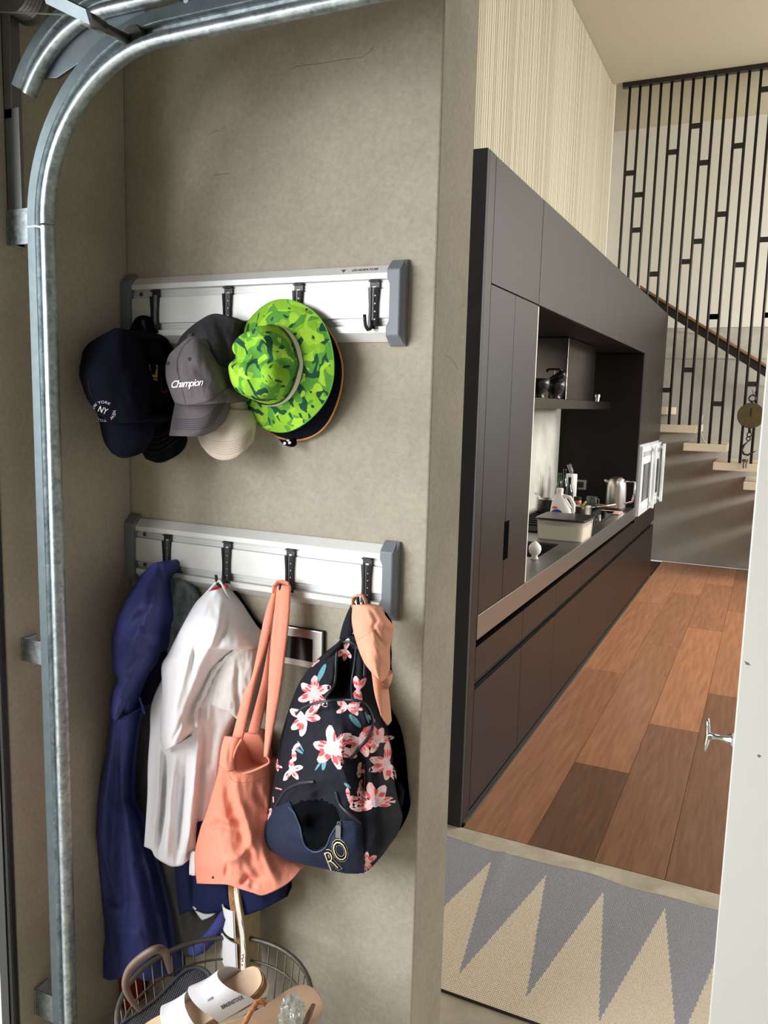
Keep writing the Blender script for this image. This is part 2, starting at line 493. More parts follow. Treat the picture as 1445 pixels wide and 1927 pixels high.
def patch(mb, top, right, bottom, left, depth, nu=40, nv=50, folds=(), back=.012, plane=None, rough=.0, rscale=12.0, thin=None, mi=0,
          inner=None, inner_mi=1, seed=0.0, shrink=.06):
    """soft solid: the outline is measured against the wall, depth(u,v) is how far each spot stands off the wall plane;
    a back sheet close to the wall closes it. folds = [(polyline, width_px, amplitude_m)]"""
    Y0 = YW if plane is None else plane
    T = catmull(top, nu); B = catmull(bottom, nu); Lf = catmull(left, nv); R = catmull(right, nv)
    G = []; Bk = []; PX = []
    cx = sum(p[0] for p in T + B) / (2 * nu)
    for j in range(nv):
        v = j / (nv - 1); row = []; rb = []; rp = []
        for i in range(nu):
            u = i / (nu - 1)
            x = (1 - v) * T[i][0] + v * B[i][0] + (1 - u) * Lf[j][0] + u * R[j][0] - ((1 - u) * (1 - v) * T[0][0] + u * (1 - v) * T[-1][0] + (1 - u) * v * B[0][0] + u * v * B[-1][0])
            y = (1 - v) * T[i][1] + v * B[i][1] + (1 - u) * Lf[j][1] + u * R[j][1] - ((1 - u) * (1 - v) * T[0][1] + u * (1 - v) * T[-1][1] + (1 - u) * v * B[0][1] + u * v * B[-1][1])
            d = depth(u, v)
            e = min(1.0, 8 * min(u, 1 - u), 8 * min(v, 1 - v) + .3)
            for pl, wd, amp in folds:
                q, t = dist_poly(x, y, pl)
                if q < wd * 2.2:
                    d += amp * math.exp(-(q / wd) ** 2) * (.35 + .65 * math.sin(math.pi * min(1, max(0, t)))) * max(e, .35)
            if rough:
                d += rough * e * (noise.noise(Vector((x / 100 * rscale * .35 + seed, y / 100 * rscale * .16, seed))) + .5 * noise.noise(Vector((x / 100 * rscale + seed, y / 100 * rscale * .5, seed + 5))))
            p = at_y(x, y, Y0 - d)
            if p.x < XL + .004: p.x = XL + .004
            row.append(p); rp.append((x, y))
        G.append(row); PX.append(rp)
    nrm = None
    cX = sum(p.x for r in G for p in r) / (nu * nv); cZ = sum(p.z for r in G for p in r) / (nu * nv)
    for j in range(nv):
        rb = []
        for i in range(nu):
            p = G[j][i]
            if thin is not None:
                rb.append(Vector((p.x, min(p.y + thin, Y0 - .002), p.z)))
            else:
                rb.append(Vector((lerp(p.x, cX, shrink), max(p.y + .002, Y0 - back), lerp(p.z, cZ, shrink * .4))))
        Bk.append(rb)
    k = len(mb.v)
    vs = [p for r in G for p in r] + [p for r in Bk for p in r]
    n = nu * nv; fs = []; ms = []
    for j in range(nv - 1):
        for i in range(nu - 1):
            a = j * nu + i
            fs.append((a, a + 1, a + nu + 1, a + nu))
            c = ((PX[j][i][0] + PX[j + 1][i + 1][0]) / 2, (PX[j][i][1] + PX[j + 1][i + 1][1]) / 2)
            ms.append(inner_mi if (inner and any(inside(c[0], c[1], q) for q in inner)) else mi)
            fs.append((n + a, n + a + nu, n + a + nu + 1, n + a + 1)); ms.append(mi)
    loop = [i for i in range(nu)] + [j * nu + nu - 1 for j in range(1, nv)] + [(nv - 1) * nu + i for i in range(nu - 2, -1, -1)] + [j * nu for j in range(nv - 2, 0, -1)]
    for a, b in zip(loop, loop[1:] + loop[:1]):
        fs.append((a, n + a, n + b, b)); ms.append(mi)
    mb.v += vs
    for f, m_ in zip(fs, ms): mb.f.append(tuple(q + k for q in f)); mb.m.append(m_)
    return mb

def dome(e0, dm, e1, pu=.6, pv=.6, et=None, eb=None, skew=.5):
    """stand-off profile: e0 at left edge, e1 at right edge, dm in the middle"""
    def f(u, v):
        uu = u ** (math.log(.5) / math.log(skew))
        b = max(0, math.sin(math.pi * uu)) ** pu
        base = lerp(e0, e1, u)
        vt = 1.0
        if et is not None: vt *= lerp(et, 1, sstep(0, .45, v))
        if eb is not None: vt *= lerp(eb, 1, sstep(0, .45, 1 - v))
        return lerp(base, dm, b) * vt if vt < 1 else lerp(base, dm, b)
    return f

# ------------------------------------------------------------------ the setting: garage side
def struct(mb, name, mats, **k): return mb.build(name, mats, kind='structure', **k)
struct(MB().box((XL - .25, YW, -.02), (XE, 1.874, 3.3)), 'wall_back', 'render', bevel=.004)
struct(MB().box((XL - .029, 1.256, -.02), (XL, YW - .001, 3.3)), 'wall_left', 'render', bevel=.004)
struct(MB().box((XL - .34, 1.250, -.1), (XL - .030, 1.9, 3.0)), 'wall_outside', mat('outside_render', (206, 202, 194), .8, var=.03, vscale=8))
mb = MB().box((XL - .028, 1.226, 0), (XL - .002, 1.255, 2.62)); mb.tube([(XL + .002, 1.236, 0), (XL + .002, 1.236, 2.6)], .007, 8)
struct(mb, 'trim_1', 'rubber')
struct(MB().box((XL - .05, -2.2, -.12), (2.6, 2.972, 0)), 'floor', 'concrete_floor')
struct(MB().box((-6, -4, -.16), (XL - .052, 1.9, -.005)), 'floor_outside', 'paving')
struct(MB().box((XL - .3, -2.3, 3.05), (2.7, 1.874, 3.2)), 'ceiling', 'plaster')
struct(MB().box((XL - .2, -2.3, 0), (2.6, -2.2, 3.05)), 'wall_front', 'white_paint')
struct(MB().box((2.6, -2.3, 0), (2.7, 1.874, 3.05)), 'wall_side', 'white_paint')
struct(MB().box((XL - .22, -2.2, 0), (XL, -1.7, 3.05)).box((XL - .22, -1.7, 2.42), (XL, 1.255, 3.05)), 'wall_lintel', 'render')
wbk = [o for o in COL.objects if o.name == 'wall_back'][0]
scuff = mat('scuff', (104, 97, 86), .9)
for pts in ([(392, 255), (404, 247), (414, 246), (424, 238)], [(545, 131), (562, 124), (600, 120), (640, 113), (680, 108), (695, 98), (702, 88)], [(400, 330), (420, 328), (432, 326)], [(838, 668), (852, 680), (862, 695)]):
    MB().tube([at_y(x, y, YW + .0002) for x, y in pts], .0007, 5).build('scuff_mark', scuff, wbk)
# white painted wall on the right of the doorway
mb = MB().box((-.020, 1.75, 0), (2.4, 1.86, 3.05))
struct(mb, 'wall_right', 'white_paint', bevel=.003)
wr = [o for o in COL.objects if o.name == 'wall_right'][0]
for pts in ([(1400, 1244), (1408, 1247), (1412, 1252), (1404, 1251)], [(1424, 1422), (1428, 1419.5), (1432, 1423), (1428, 1426)]):
    mb = MB(); q = [at_y(x, y, 1.7495) for x, y in pts]
    mb.add(q + [p + Vector((0, .001, 0)) for p in q], [(0, 1, 2, 3), (7, 6, 5, 4), (0, 4, 5, 1), (1, 5, 6, 2), (2, 6, 7, 3), (3, 7, 4, 0)])
    mb.build('paint_chip', mat('chip', (104, 104, 98), .7), wr)
# rope cleat on the end of the white wall
c0 = at_y(1372, 1391, 1.80)
cl = thing('wall_cleat', 'small chrome cleat on the edge of the white wall', 'cleat', (-.02, 1.80, c0.z))
zc = c0.z
MB().tube([(-.075, 1.80, zc - .037), (-.073, 1.80, zc - .02), (-.070, 1.80, zc), (-.072, 1.80, zc + .02), (-.074, 1.80, zc + .037)], [.0025, .005, .0065, .005, .0025], 10).build('horn', 'chrome', cl, smooth=True)
MB().lathe([(.016, 0), (.012, .006), (.006, .02), (.0055, .034), (.010, .05)], 16, (-.02, 1.80, zc), mtx=Matrix.Rotation(-math.pi / 2, 3, 'Y')).build('stem', 'chrome', cl, smooth=True)
MB().lathe([(.004, 0), (.004, .004)], 10, (-.066, 1.794, zc), mtx=Matrix.Rotation(math.pi / 2, 3, 'X')).build('screw', 'steel', cl)

# rug
mb = MB(); G = []
for j in range(28):
    y = lerp(2.062, 2.862, j / 27); r = []
    for i in range(90):
        x = lerp(-1.45, .55, i / 89)
        wv = .007 * math.exp(-((x + .80 - (2.862 - y) * .1) / .022) ** 2) * sstep(2.35, 2.86, y) + .003 * math.sin(x * 9) * sstep(2.6, 2.86, y)
        yy = y + (.006 * math.sin(x * 11 + 1) + .004 * math.sin(x * 23)) * sstep(2.7, 2.862, y)
        r.append(Vector((x, yy, .007 + max(0, wv))))
    G.append(r)
mb.grid(G)
mb.add([(p.x, p.y, .001) for p in G[0]] + list(G[0]), [(i, i + 1, 90 + i + 1, 90 + i) for i in range(89)])
mb.add([(p.x, p.y, .001) for p in G[-1]] + list(G[-1]), [(i + 1, i, 90 + i, 90 + i + 1) for i in range(89)])
rug = mb.build('rug', 'rug', None, smooth=True, label='flat woven rug with grey and cream zigzag triangles in the doorway', cat='rug', fixn=False)
rug.location = (0, 0, 0)
for v in rug.data.vertices: v.co += MW[rug].translation
MW[rug] = Matrix()
mb = MB().tube([p + Vector((0, 0, -.001)) for p in G[-1]], .0035, 6)
mb.build('hem', mat('hem_cream', (226, 216, 196), .9), rug)
mb = MB().tube([p + Vector((0, 0, -.003)) for p in G[0]], .004, 6)
mb.build('hem', mat('hem_dark', (58, 52, 44), .95), rug)

# ------------------------------------------------------------------ kitchen floor: individual boards
sub = struct(MB().box((-1.75, 2.973, -.12), (2.6, 9.62, -.012)), 'floor_kitchen', mat('subfloor', (60, 40, 28), .9))
cuts = {-1: [2.975, 5.3, 7.43, 9.6], 0: [2.975, 3.817, 6.11, 8.0, 9.6], 1: [2.975, 4.51, 6.75, 8.6, 9.6], 2: [2.975, 5.19, 7.5, 9.6], 3: [2.975, 4.0, 6.4, 9.6], 4: [2.975, 5.6, 8.2, 9.6], 5: [2.975, 4.6, 7.1, 9.6], 6: [2.975, 5.2, 7.9, 9.6]}
PWD = .2585
for c, ys in cuts.items():
    x0 = -.7395 + c * PWD; x1 = x0 + PWD
    if c == -1: x0 = -1.012
    for a, b in zip(ys, ys[1:]):
        dz = random.uniform(-.0006, .0004)
        m = MB().box((x0 + .0009, a + .0009, -.011), (x1 - .0009, b - .0009, dz))
        cxy = ((x0 + x1) / 2, (a + b) / 2)
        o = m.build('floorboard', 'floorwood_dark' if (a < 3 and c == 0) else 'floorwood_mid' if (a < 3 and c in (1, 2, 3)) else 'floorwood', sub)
        for v in o.data.vertices: v.co -= Vector((cxy[0], cxy[1], 0))
        o.location = (cxy[0], cxy[1], 0)

# ------------------------------------------------------------------ kitchen walls and ceiling
ZC = 4.93
struct(MB().box((2.2, 1.87, 0), (2.35, 4.5, ZC)), 'wall_kitchen_right', 'wall_white')
wk = struct(MB().box((-1.9, 1.9, 0), (-1.72, 8.76, ZC)), 'wall_kitchen', 'cream_base')
mb = MB(); y = 2.9; random.seed(3)
while y < 8.72:
    wd = random.choice([.010, .012, .016, .026, .03]); gp = random.choice([.007, .009, .012])
    mb.box((-1.72, y, 2.6), (-1.713, min(8.74, y + wd), ZC - .01)); y += wd + gp
mb.build('rib', 'cream_rib', wk, kind='stuff')
struct(MB().box((-1.76, 8.735, 0), (-1.69, 8.765, ZC)), 'trim_2', mat('trim_cream', (236, 232, 216), .5))
struct(MB().box((-2.4, 1.9, ZC), (3.2, 8.80, ZC + .15)), 'ceiling_kitchen', 'plaster')
mb = MB().add([(-2.6, 8.80, ZC), (2.6, 8.80, ZC), (2.6, 9.62, 4.755), (-2.6, 9.62, 4.755), (-2.6, 8.80, ZC + .15), (2.6, 8.80, ZC + .15), (2.6, 9.62, ZC + .15), (-2.6, 9.62, ZC + .15)],
              [(0, 3, 2, 1), (4, 5, 6, 7), (0, 1, 5, 4), (1, 2, 6, 5), (2, 3, 7, 6), (3, 0, 4, 7)])
struct(mb, 'ceiling_stairwell', 'plaster')
struct(MB().box((-2.6, 9.62, 0), (2.6, 9.72, 2.277)), 'wall_stair', 'concrete_grey')
struct(MB().box((-2.6, 9.615, 2.279), (2.6, 9.72, 2.606)), 'wall_stair_band', 'concrete_board')
struct(MB().box((-2.6, 9.62, 2.61), (2.6, 9.72, ZC)), 'wall_stair_upper', 'wall_white')
struct(MB().box((-2.0, 8.80, 0), (-1.86, 9.61, 4.70)), 'wall_stair_side', 'wall_white')
struct(MB().box((-1.858, 8.80, .02), (-1.80, 9.02, 4.60)), 'trim_3', 'wall_white')

# ------------------------------------------------------------------ kitchen joinery (front plane XK)
XK = -1.02; XB = -1.70
PANEL = .022
def front(parent, name, y0, y1, z0, z1, m='cabinet', g=.0022, x=XK):
    return MB().box((x - PANEL, y0 + g, z0 + g), (x, y1 - g, z1 - g)).build(name, m, parent, bevel=.0012)
# end panel
ep = thing('end_panel', 'tall dark end panel of the kitchen beside the concrete wall', 'panel', (-1.3, 2.99, 0))
MB().box((XB, 2.966, 0), (XK, 2.99, 2.652)).build('side', 'panel_side', ep, bevel=.0015)
MB().box((XK - .03, 2.9905, 0), (XK, 3.066, 2.652)).build('filler', 'cabinet', ep, bevel=.001)
# tall cupboard with two doors and an upper flap
tc_ = thing('tall_cupboard', 'tall dark timber cupboard with a black slot pull left of the hob niche', 'cabinet', (-1.35, 3.42, .6))
MB().box((XB, 3.068, .87), (XK - .024, 3.772, 2.65)).build('carcass', 'cabinet_dark', tc_)
front(tc_, 'door', 3.068, 3.400, .87, 2.182)
d2 = front(tc_, 'door', 3.400, 3.772, .87, 2.182)
MB().box((XK - .001, 3.392, 1.045), (XK + .0025, 3.452, 1.215)).build('slot_pull', 'gap_black', d2)
front(tc_, 'flap', 3.068, 3.772, 2.182, 2.652)
MB().box((XK - .05, 3.773, .872), (XK - .001, 3.786, 2.176)).build('edge_trim', mat('edge_reflection_white', (240, 238, 228), .4), tc_)  # bright reflection on the cupboard edge put into the near-white base colour
# overhead cupboards
oy = [3.776, 4.474, 5.17, 5.86, 6.55, 7.24, 7.94, 8.63]
for i, (a, b) in enumerate(zip(oy, oy[1:])):
    t = thing('overhead_cupboard', ['first dark overhead cupboard right of the tall cupboard', 'second dark overhead cupboard above the hob niche', 'third dark overhead cupboard from the tall cupboard',
               'fourth dark overhead cupboard from the tall cupboard', 'fifth dark overhead cupboard from the tall cupboard', 'dark cupboard above the white ovens, nearer one', 'dark cupboard at the stair end of the kitchen'][i], 'cabinet', (-1.35, (a + b) / 2, 2.182), 'overhead cupboards')
    zb = 2.182 if b < 7.3 else 1.415
    MB().box((XB, a + .001, zb + .001), (XK - .024, b - .001, 2.648)).build('carcass', 'cabinet_dark', t)
    front(t, 'door', a, b, zb, 2.652, g=.0012)
# niche
nb = MB().box((XB - .012, 3.79, .87), (XB, 7.205, 2.18))
nb.build('splashback', 'marble', None, label='white marble splashback behind the hob', cat='splashback')
MB().box((XB, 7.205, .872), (XK - .002, 7.235, 2.178)).build('niche_panel', 'cabinet_dark', None, label='dark panel closing the far end of the hob niche', cat='panel', bevel=.001)
# base units
by = [3.068, 3.77, 4.445, 5.14, 5.84, 6.54, 7.262, 7.95, 8.62]
for i, (a, b) in enumerate(zip(by, by[1:])):
    t = thing('base_cabinet', ['dark drawer cabinet nearest the doorway', 'second dark drawer cabinet from the doorway', 'dark drawer cabinet under the sink end of the worktop', 'fourth dark drawer cabinet from the doorway',
               'dark drawer cabinet below the hob', 'dark drawer cabinet below the kettle', 'dark drawer cabinet under the nearer white oven', 'dark drawer cabinet at the stair end'][i], 'cabinet', (-1.35, (a + b) / 2, 0), 'base cabinets')
    MB().box((XB, a + .001, .06), (XK - .03, b - .001, .735 if b < 7.3 else .770)).build('carcass', 'gap_black', t)
    gg = .0022 if i < 2 or i > 5 else .0008
    front(t, 'drawer', a, b, .588, .735 if b < 7.3 else .765, g=gg)
    front(t, 'drawer', a, b, .035, .552, g=gg)
    MB().box((XK - .028, a, .553), (XK - .022, b, .587)).build('finger_pull', mat('pull_grey', (40, 42, 43), .35, .6), t)
    MB().box((XB, a + .001, 0), (XK - .012, b - .001, .058)).build('plinth', mat('plinth', (22, 20, 20), .5), t)
MB().box((XK - .008, 2.992, .0005), (XK + .012, 8.62, .012)).build('floor_trim', mat('floortrim', (96, 90, 86), .4, .5), None, label='thin grey metal strip along the foot of the dark cabinets', cat='trim')
# worktop, with sink cut-out
wt = thing('worktop', 'brushed steel kitchen worktop with thick front edge and sink', 'worktop', (-1.35, 5.2, .765))
s0, s1, sy0, sy1 = -1.56, -1.14, 4.45, 4.98
mb = MB().box((XB, 3.068, .855), (XK, sy0, .869)).box((XB, sy1, .855), (XK, 7.262, .869)).box((XB, sy0, .855), (s0, sy1, .869)).box((s1, sy0, .855), (XK, sy1, .869))
mb.build('top', 'steel', wt)
MB().box((XK - .016, 3.068, .766), (XK + .003, 7.262, .870)).build('front_edge', 'steel', wt, bevel=.002)
mb = MB().box((s0, sy0, .69), (s1, sy1, .695)).box((s0 - .003, sy0, .69), (s0, sy1, .855)).box((s1, sy0, .69), (s1 + .003, sy1, .855)).box((s0, sy0 - .003, .69), (s1, sy0, .855)).box((s0, sy1, .69), (s1, sy1 + .003, .855))
mb.build('sink_bowl', mat('sinksteel', (120, 116, 110), .35, 1.0), wt)
# range hood
hd = thing('range_hood', 'dark steel range hood with shelf and square chimney inside the niche', 'hood', (-1.45, 5.9, 1.70))
MB().box((XB + .001, 4.3, 1.705), (-1.25, 7.06, 1.768)).build('canopy', mat('hoodsteel', (120, 114, 106), .22, 1.0, var=.05, vscale=8, stretch=(8, 1, 1)), hd, bevel=.002)
MB().box((XB + .001, 5.50, 1.768), (-1.27, 6.42, 2.178)).build('chimney', mat('chimney', (128, 124, 118), .16, 1.0), hd, bevel=.0015)
# ovens
for i, (a, b) in enumerate([(7.30, 7.96), (7.965, 8.60)]):
    t = thing('built_in_oven', ['white glass built-in oven nearer to the kettle', 'white glass built-in oven by the stairs'][i], 'oven', (-1.3, (a + b) / 2, .77), 'white ovens')
    MB().box((-1.55, a + .006, .772), (XK, b - .006, 1.408)).build('housing', mat('ovenhousing', (200, 205, 206), .3, .3), t)
    d = MB().box((XK + .0005, a + .01, .782), (XK + .026, b - .01, 1.395)).build('door', 'oven_glass', t, bevel=.003)
    MB().box((XK + .026, a + .12, .90), (XK + .0272, b - .12, 1.235)).build('window', 'dark_glass', d)
    MB().box((XK + .026, a + .06, 1.30), (XK + .0272, b - .06, 1.345)).build('display', mat('ovendisp', (160, 158, 152), .15), d)
    h = MB().box((XK + .050, b - .10, .80), (XK + .075, b - .04, 1.38)); h.box((XK + .026, b - .085, .82), (XK + .052, b - .055, .85)); h.box((XK + .026, b - .085, 1.33), (XK + .052, b - .055, 1.36))
    h.build('handle', 'oven_glass', t, bevel=.004)

# ------------------------------------------------------------------ stair
YS = 8.75
st = thing('staircase', 'floating pale timber stair treads against the grey wall', 'stairs', (-.5, 9.1, 0))
for i in range(-3, 9):
    xr = -.685 + .2925 * i; zt = 1.567 - .1785 * i
    if zt - .08 < .01: break
    MB().box((max(xr - .404, -1.69), YS - .03, zt - .078), (xr, 9.6, zt)).build('tread', 'tread', st, bevel=.003)
sc = thing('stair_screen', 'tall screen of dark bronze rods in front of the stairs', 'screen', (-.8, YS, 1.0))
MB().box((-1.62, YS - .03, ZC - .045), (2.0, YS + .03, ZC - .001)).build('top_beam', 'bronze', sc)
BX = [-1.5497 + .0991 * k for k in range(24)]
def tread_top(x):
    i = math.ceil((x + .685) / .2925 - 1e-6)
    return 1.567 - .1785 * i
for k, x in enumerate(BX):
    zb = max(.0, tread_top(x)) + .001
    MB().tube([(x, YS, zb), (x, YS, ZC - .03)], .0135, 8).build('rod', 'bronze', sc, smooth=True)
def crop2(x, y): return (1145 + x / 3.853, 100 + y / 3.853)
def crop3(x, y): return (1180 + x / 3.502, 550 + y / 3.502)
links = [crop2(155, 870), crop2(222, 1027), crop2(203, 1283), crop2(330, 1602), crop2(463, 718), crop2(630, 528), crop2(687, 795), crop2(645, 1365), crop2(557, 1512), crop2(821, 1168),
         crop2(938, 672), crop2(946, 1535), crop2(1140, 262), crop2(1124, 1352), crop2(760, 1912), crop2(1165, 1900), crop3(570, 160), crop3(402, 512), crop3(262, 645), crop3(592, 735), crop3(817, 605), crop3(930, 150)]
for px, py in links:
    p = at_y(px, py, YS)
    k = int(math.floor((p.x - BX[0]) / .0991)); k = max(0, min(len(BX) - 2, k))
    MB().box((BX[k] + .01, YS - .009, p.z - .024), (BX[k + 1] - .01, YS + .009, p.z + .024)).build('link_plate', 'bronze', sc)
# handrail behind the screen
hr = thing('stair_handrail', 'sloping dark steel handrail with oak top behind the screen', 'handrail', (-.7, 9.3, 2.2))
a = at_y(1205, 537, 9.3); dx = 2.6; dz = -.643 * dx
for nm, m, z0, z1, y0, y1 in (('oak_cap', 'oak_rail', -.028, .0, 9.27, 9.33), ('steel_bar', 'bronze', -.125, -.029, 9.285, 9.315)):
    mb = MB().add([(a.x, y0, a.z + z0), (a.x + dx, y0, a.z + z0 + dz), (a.x + dx, y1, a.z + z0 + dz), (a.x, y1, a.z + z0), (a.x, y0, a.z + z1), (a.x + dx, y0, a.z + z1 + dz), (a.x + dx, y1, a.z + z1 + dz), (a.x, y1, a.z + z1)],
                  [(0, 3, 2, 1), (4, 5, 6, 7), (0, 1, 5, 4), (1, 2, 6, 5), (2, 3, 7, 6), (3, 0, 4, 7)])
    mb.build(nm, m, hr)
for k in range(6):
    x = a.x + .25 + k * .42; z = a.z - .643 * (x - a.x) - .075
    MB().tube([(x, 9.31, z), (x, 9.62, z)], .008, 8).build('wall_bracket', 'bronze', hr)
# hanging scale on the screen
pc = at_y(1413, 782, 8.70)
sca = thing('hanging_scale', 'round brass hanging scale with hook on the stair screen', 'scale', (pc.x, pc.y, pc.z))
rx = Matrix.Rotation(math.pi / 2, 3, 'X')
MB().lathe([(.118, -.012), (.124, -.006), (.124, .006), (.118, .012)], 36, pc, mtx=rx).build('dial', 'aged_brass', sca, smooth=False, bevel=.001)
MB().box(pc + Vector((-.004, -.016, -.01)), pc + Vector((.004, -.012, .07))).build('pointer', 'ironblack', sca)
def ring(c, r, t, n=24, a0=0, a1=2 * math.pi, closed=True):
    return [Vector((c.x + r * math.cos(a0 + (a1 - a0) * k / (n if closed else n - 1)), c.y, c.z + r * math.sin(a0 + (a1 - a0) * k / (n if closed else n - 1)))) for k in range(n)]
MB().tube(ring(pc + Vector((0, 0, .165)), .03, .006), .007, 8, closed=True).box(pc + Vector((-.012, -.008, .118)), pc + Vector((.012, .008, .145))).build('top_ring', 'ironblack', sca, smooth=True)
MB().tube([pc + Vector((.03, .0, .31)), pc + Vector((.028, 0, .25)), pc + Vector((.01, 0, .195))], .003, 6).tube([pc + Vector((-.01, 0, .25)), pc + Vector((0, 0, .22)), pc + Vector((0, 0, .19))], .003, 6).build('wire', 'ironblack', sca)
MB().box(pc + Vector((-.014, -.008, -.16)), pc + Vector((.014, .008, -.12))).tube(ring(pc + Vector((0, 0, -.185)), .02, .006), .006, 8, closed=True).tube(ring(pc + Vector((-.005, 0, -.225)), .018, .006), .006, 8, closed=True).build('chain_link', 'ironblack', sca, smooth=True)
MB().tube([pc + Vector((0, 0, -.245)), pc + Vector((-.04, 0, -.29)), pc + Vector((-.055, 0, -.335)), pc + Vector((-.035, 0, -.375)), pc + Vector((.0, 0, -.385)), pc + Vector((.035, 0, -.36)), pc + Vector((.075, 0, -.34))], [.006, .009, .011, .011, .010, .008, .003], 8).build('hook', 'ironblack', sca, smooth=True)
kk = pc + Vector((-.018, -.004, -.40))
ky = thing('key_bunch', 'small bunch of keys hanging from the brass scale hook', 'keys', kk)
MB().tube(ring(kk + Vector((0, 0, -.02)), .017, .003), .0025, 6, closed=True).build('key_ring', 'chrome', ky)
for s in (-1, 1):
    q = kk + Vector((s * .012, .004 * s, -.04))
    MB().lathe([(.018, -.002), (.018, .002)], 14, q, mtx=rx).box(q + Vector((-.006, -.002, -.075)), q + Vector((.006, .002, -.015))).build('key', 'aged_brass' if s < 0 else 'steel', ky)
# small white hose and brass stop on the treads
MB().tube([at_y(1322, 781, 8.8), at_y(1318, 800, 8.8), at_y(1318, 815, 8.8), at_y(1323, 828, 8.8), at_y(1330, 835, 8.8)], .008, 8).build('white_strip', mat('whiteplastic', (232, 232, 228), .4), None, smooth=True, label='curved white plastic strip leaning on the second tread', cat='strip')
# ------------------------------------------------------------------ things on the worktop
ZT = .8705
# hob
hb = thing('gas_hob', 'black gas hob with cast iron trivets beside the sink', 'hob', (-1.38, 6.1, ZT))
MB().box((-1.64, 5.35, ZT), (-1.10, 6.75, ZT + .012)).build('plate', mat('hobplate', (26, 26, 26), .2, .4), hb, bevel=.003)
for y0 in (5.42, 5.86, 6.30):
    mb = MB()
    for k in range(4):
        mb.box((-1.60, y0 + .02 + k * .105, ZT + .030), (-1.20, y0 + .035 + k * .105, ZT + .045))
    for x in (-1.60, -1.40, -1.215): mb.box((x, y0, ZT + .012), (x + .015, y0 + .37, ZT + .045))
    mb.build('trivet', 'ironblack', hb)
for k in range(5):
    MB().lathe([(.02, 0), (.019, .025), (.014, .028)], 16, (-1.145, 5.6 + k * .22, ZT + .012)).build('knob', 'chrome' if k % 2 else 'ironblack', hb, smooth=False)
# storage tub
a = at_z(1007, 1013, ZT); b = at_z(1099, 1021, ZT)
tub = thing('storage_tub', 'clear plastic tub of flour with dark lid by the sink', 'container', ((a.x + b.x) / 2, 5.2, ZT))
def rbox(mb, x0, x1, y0, y1, z0, z1, r, ins=0, mi=0):
    pts = []
    for cx_, cy_, a0 in ((x1 - r, y1 - r, 0), (x0 + r, y1 - r, 90), (x0 + r, y0 + r, 180), (x1 - r, y0 + r, 270)):
        for k in range(5):
            t = math.radians(a0 + 22.5 * k); pts.append((cx_ + r * math.cos(t), cy_ + r * math.sin(t)))
    n = len(pts); mx_, my_ = (x0 + x1) / 2, (y0 + y1) / 2
    vs = [((x - mx_) * (1 - ins) + mx_, (y - my_) * (1 - ins) + my_, z0) for x, y in pts] + [(x, y, z1) for x, y in pts]
    mb.add(vs, [tuple(range(n - 1, -1, -1)), tuple(range(n, 2 * n))] + [(i, (i + 1) % n, n + (i + 1) % n, n + i) for i in range(n)], mi)
    return mb
tx0, tx1, ty0, ty1 = a.x, b.x, 5.10, 5.42
rbox(MB(), tx0, tx1, ty0, ty1, ZT, ZT + .125, .035, .05).build('tub', mat('frosted', (222, 222, 214), .25, alpha=.45), tub, smooth=False)
rbox(MB(), tx0 + .008, tx1 - .008, ty0 + .008, ty1 - .008, ZT + .003, ZT + .092, .03, .05).build('flour', mat('flour', (238, 226, 200), .9), tub)
rbox(MB(), tx0 - .008, tx1 + .008, ty0 - .008, ty1 + .008, ZT + .126, ZT + .140, .035).build('lid', mat('lid', (54, 50, 46), .3), tub, bevel=.003)
# milk jug
jc = Vector((at_y(1056, 975, 5.62).x, 5.62, ZT))
jg = thing('milk_jug', 'white plastic milk jug with blue label behind the tub', 'bottle', jc)
prof = [(0, .072, .050), (.015, .078, .055), (.10, .078, .055), (.14, .074, .052), (.19, .055, .042), (.235, .028, .028), (.25, .022, .022), (.262, .022, .022)]
G = []
for z, rx_, ry_ in prof:
    G.append([jc + Vector((math.copysign(abs(math.cos(t)) ** .6, math.cos(t)) * rx_ - (.0 if z < .12 else .02 * sstep(.12, .24, z)), math.copysign(abs(math.sin(t)) ** .6, math.sin(t)) * ry_, z)) for t in [2 * math.pi * k / 28 for k in range(28)]])
mb = MB().grid(G, closed_u=True); mb.add(G[0], [tuple(range(27, -1, -1))]); mb.add(G[-1], [tuple(range(28))])
jb = mb.build('body', mat('milkwhite', (240, 236, 232), .35), jg, smooth=True)
MB().tube([jc + Vector((.01, -.01, .235)), jc + Vector((.055, -.01, .225)), jc + Vector((.082, -.01, .18)), jc + Vector((.083, -.01, .13)), jc + Vector((.06, -.01, .10))], [.012, .014, .014, .014, .014], 10).build('handle', 'milkwhite', jg, smooth=True)
MB().lathe([(.024, .258), (.025, .262), (.025, .282), (.022, .285)], 20, jc + Vector((-.02, 0, 0))).build('cap', mat('capw', (236, 226, 224), .4), jg)
bv = bvh_world([jb])
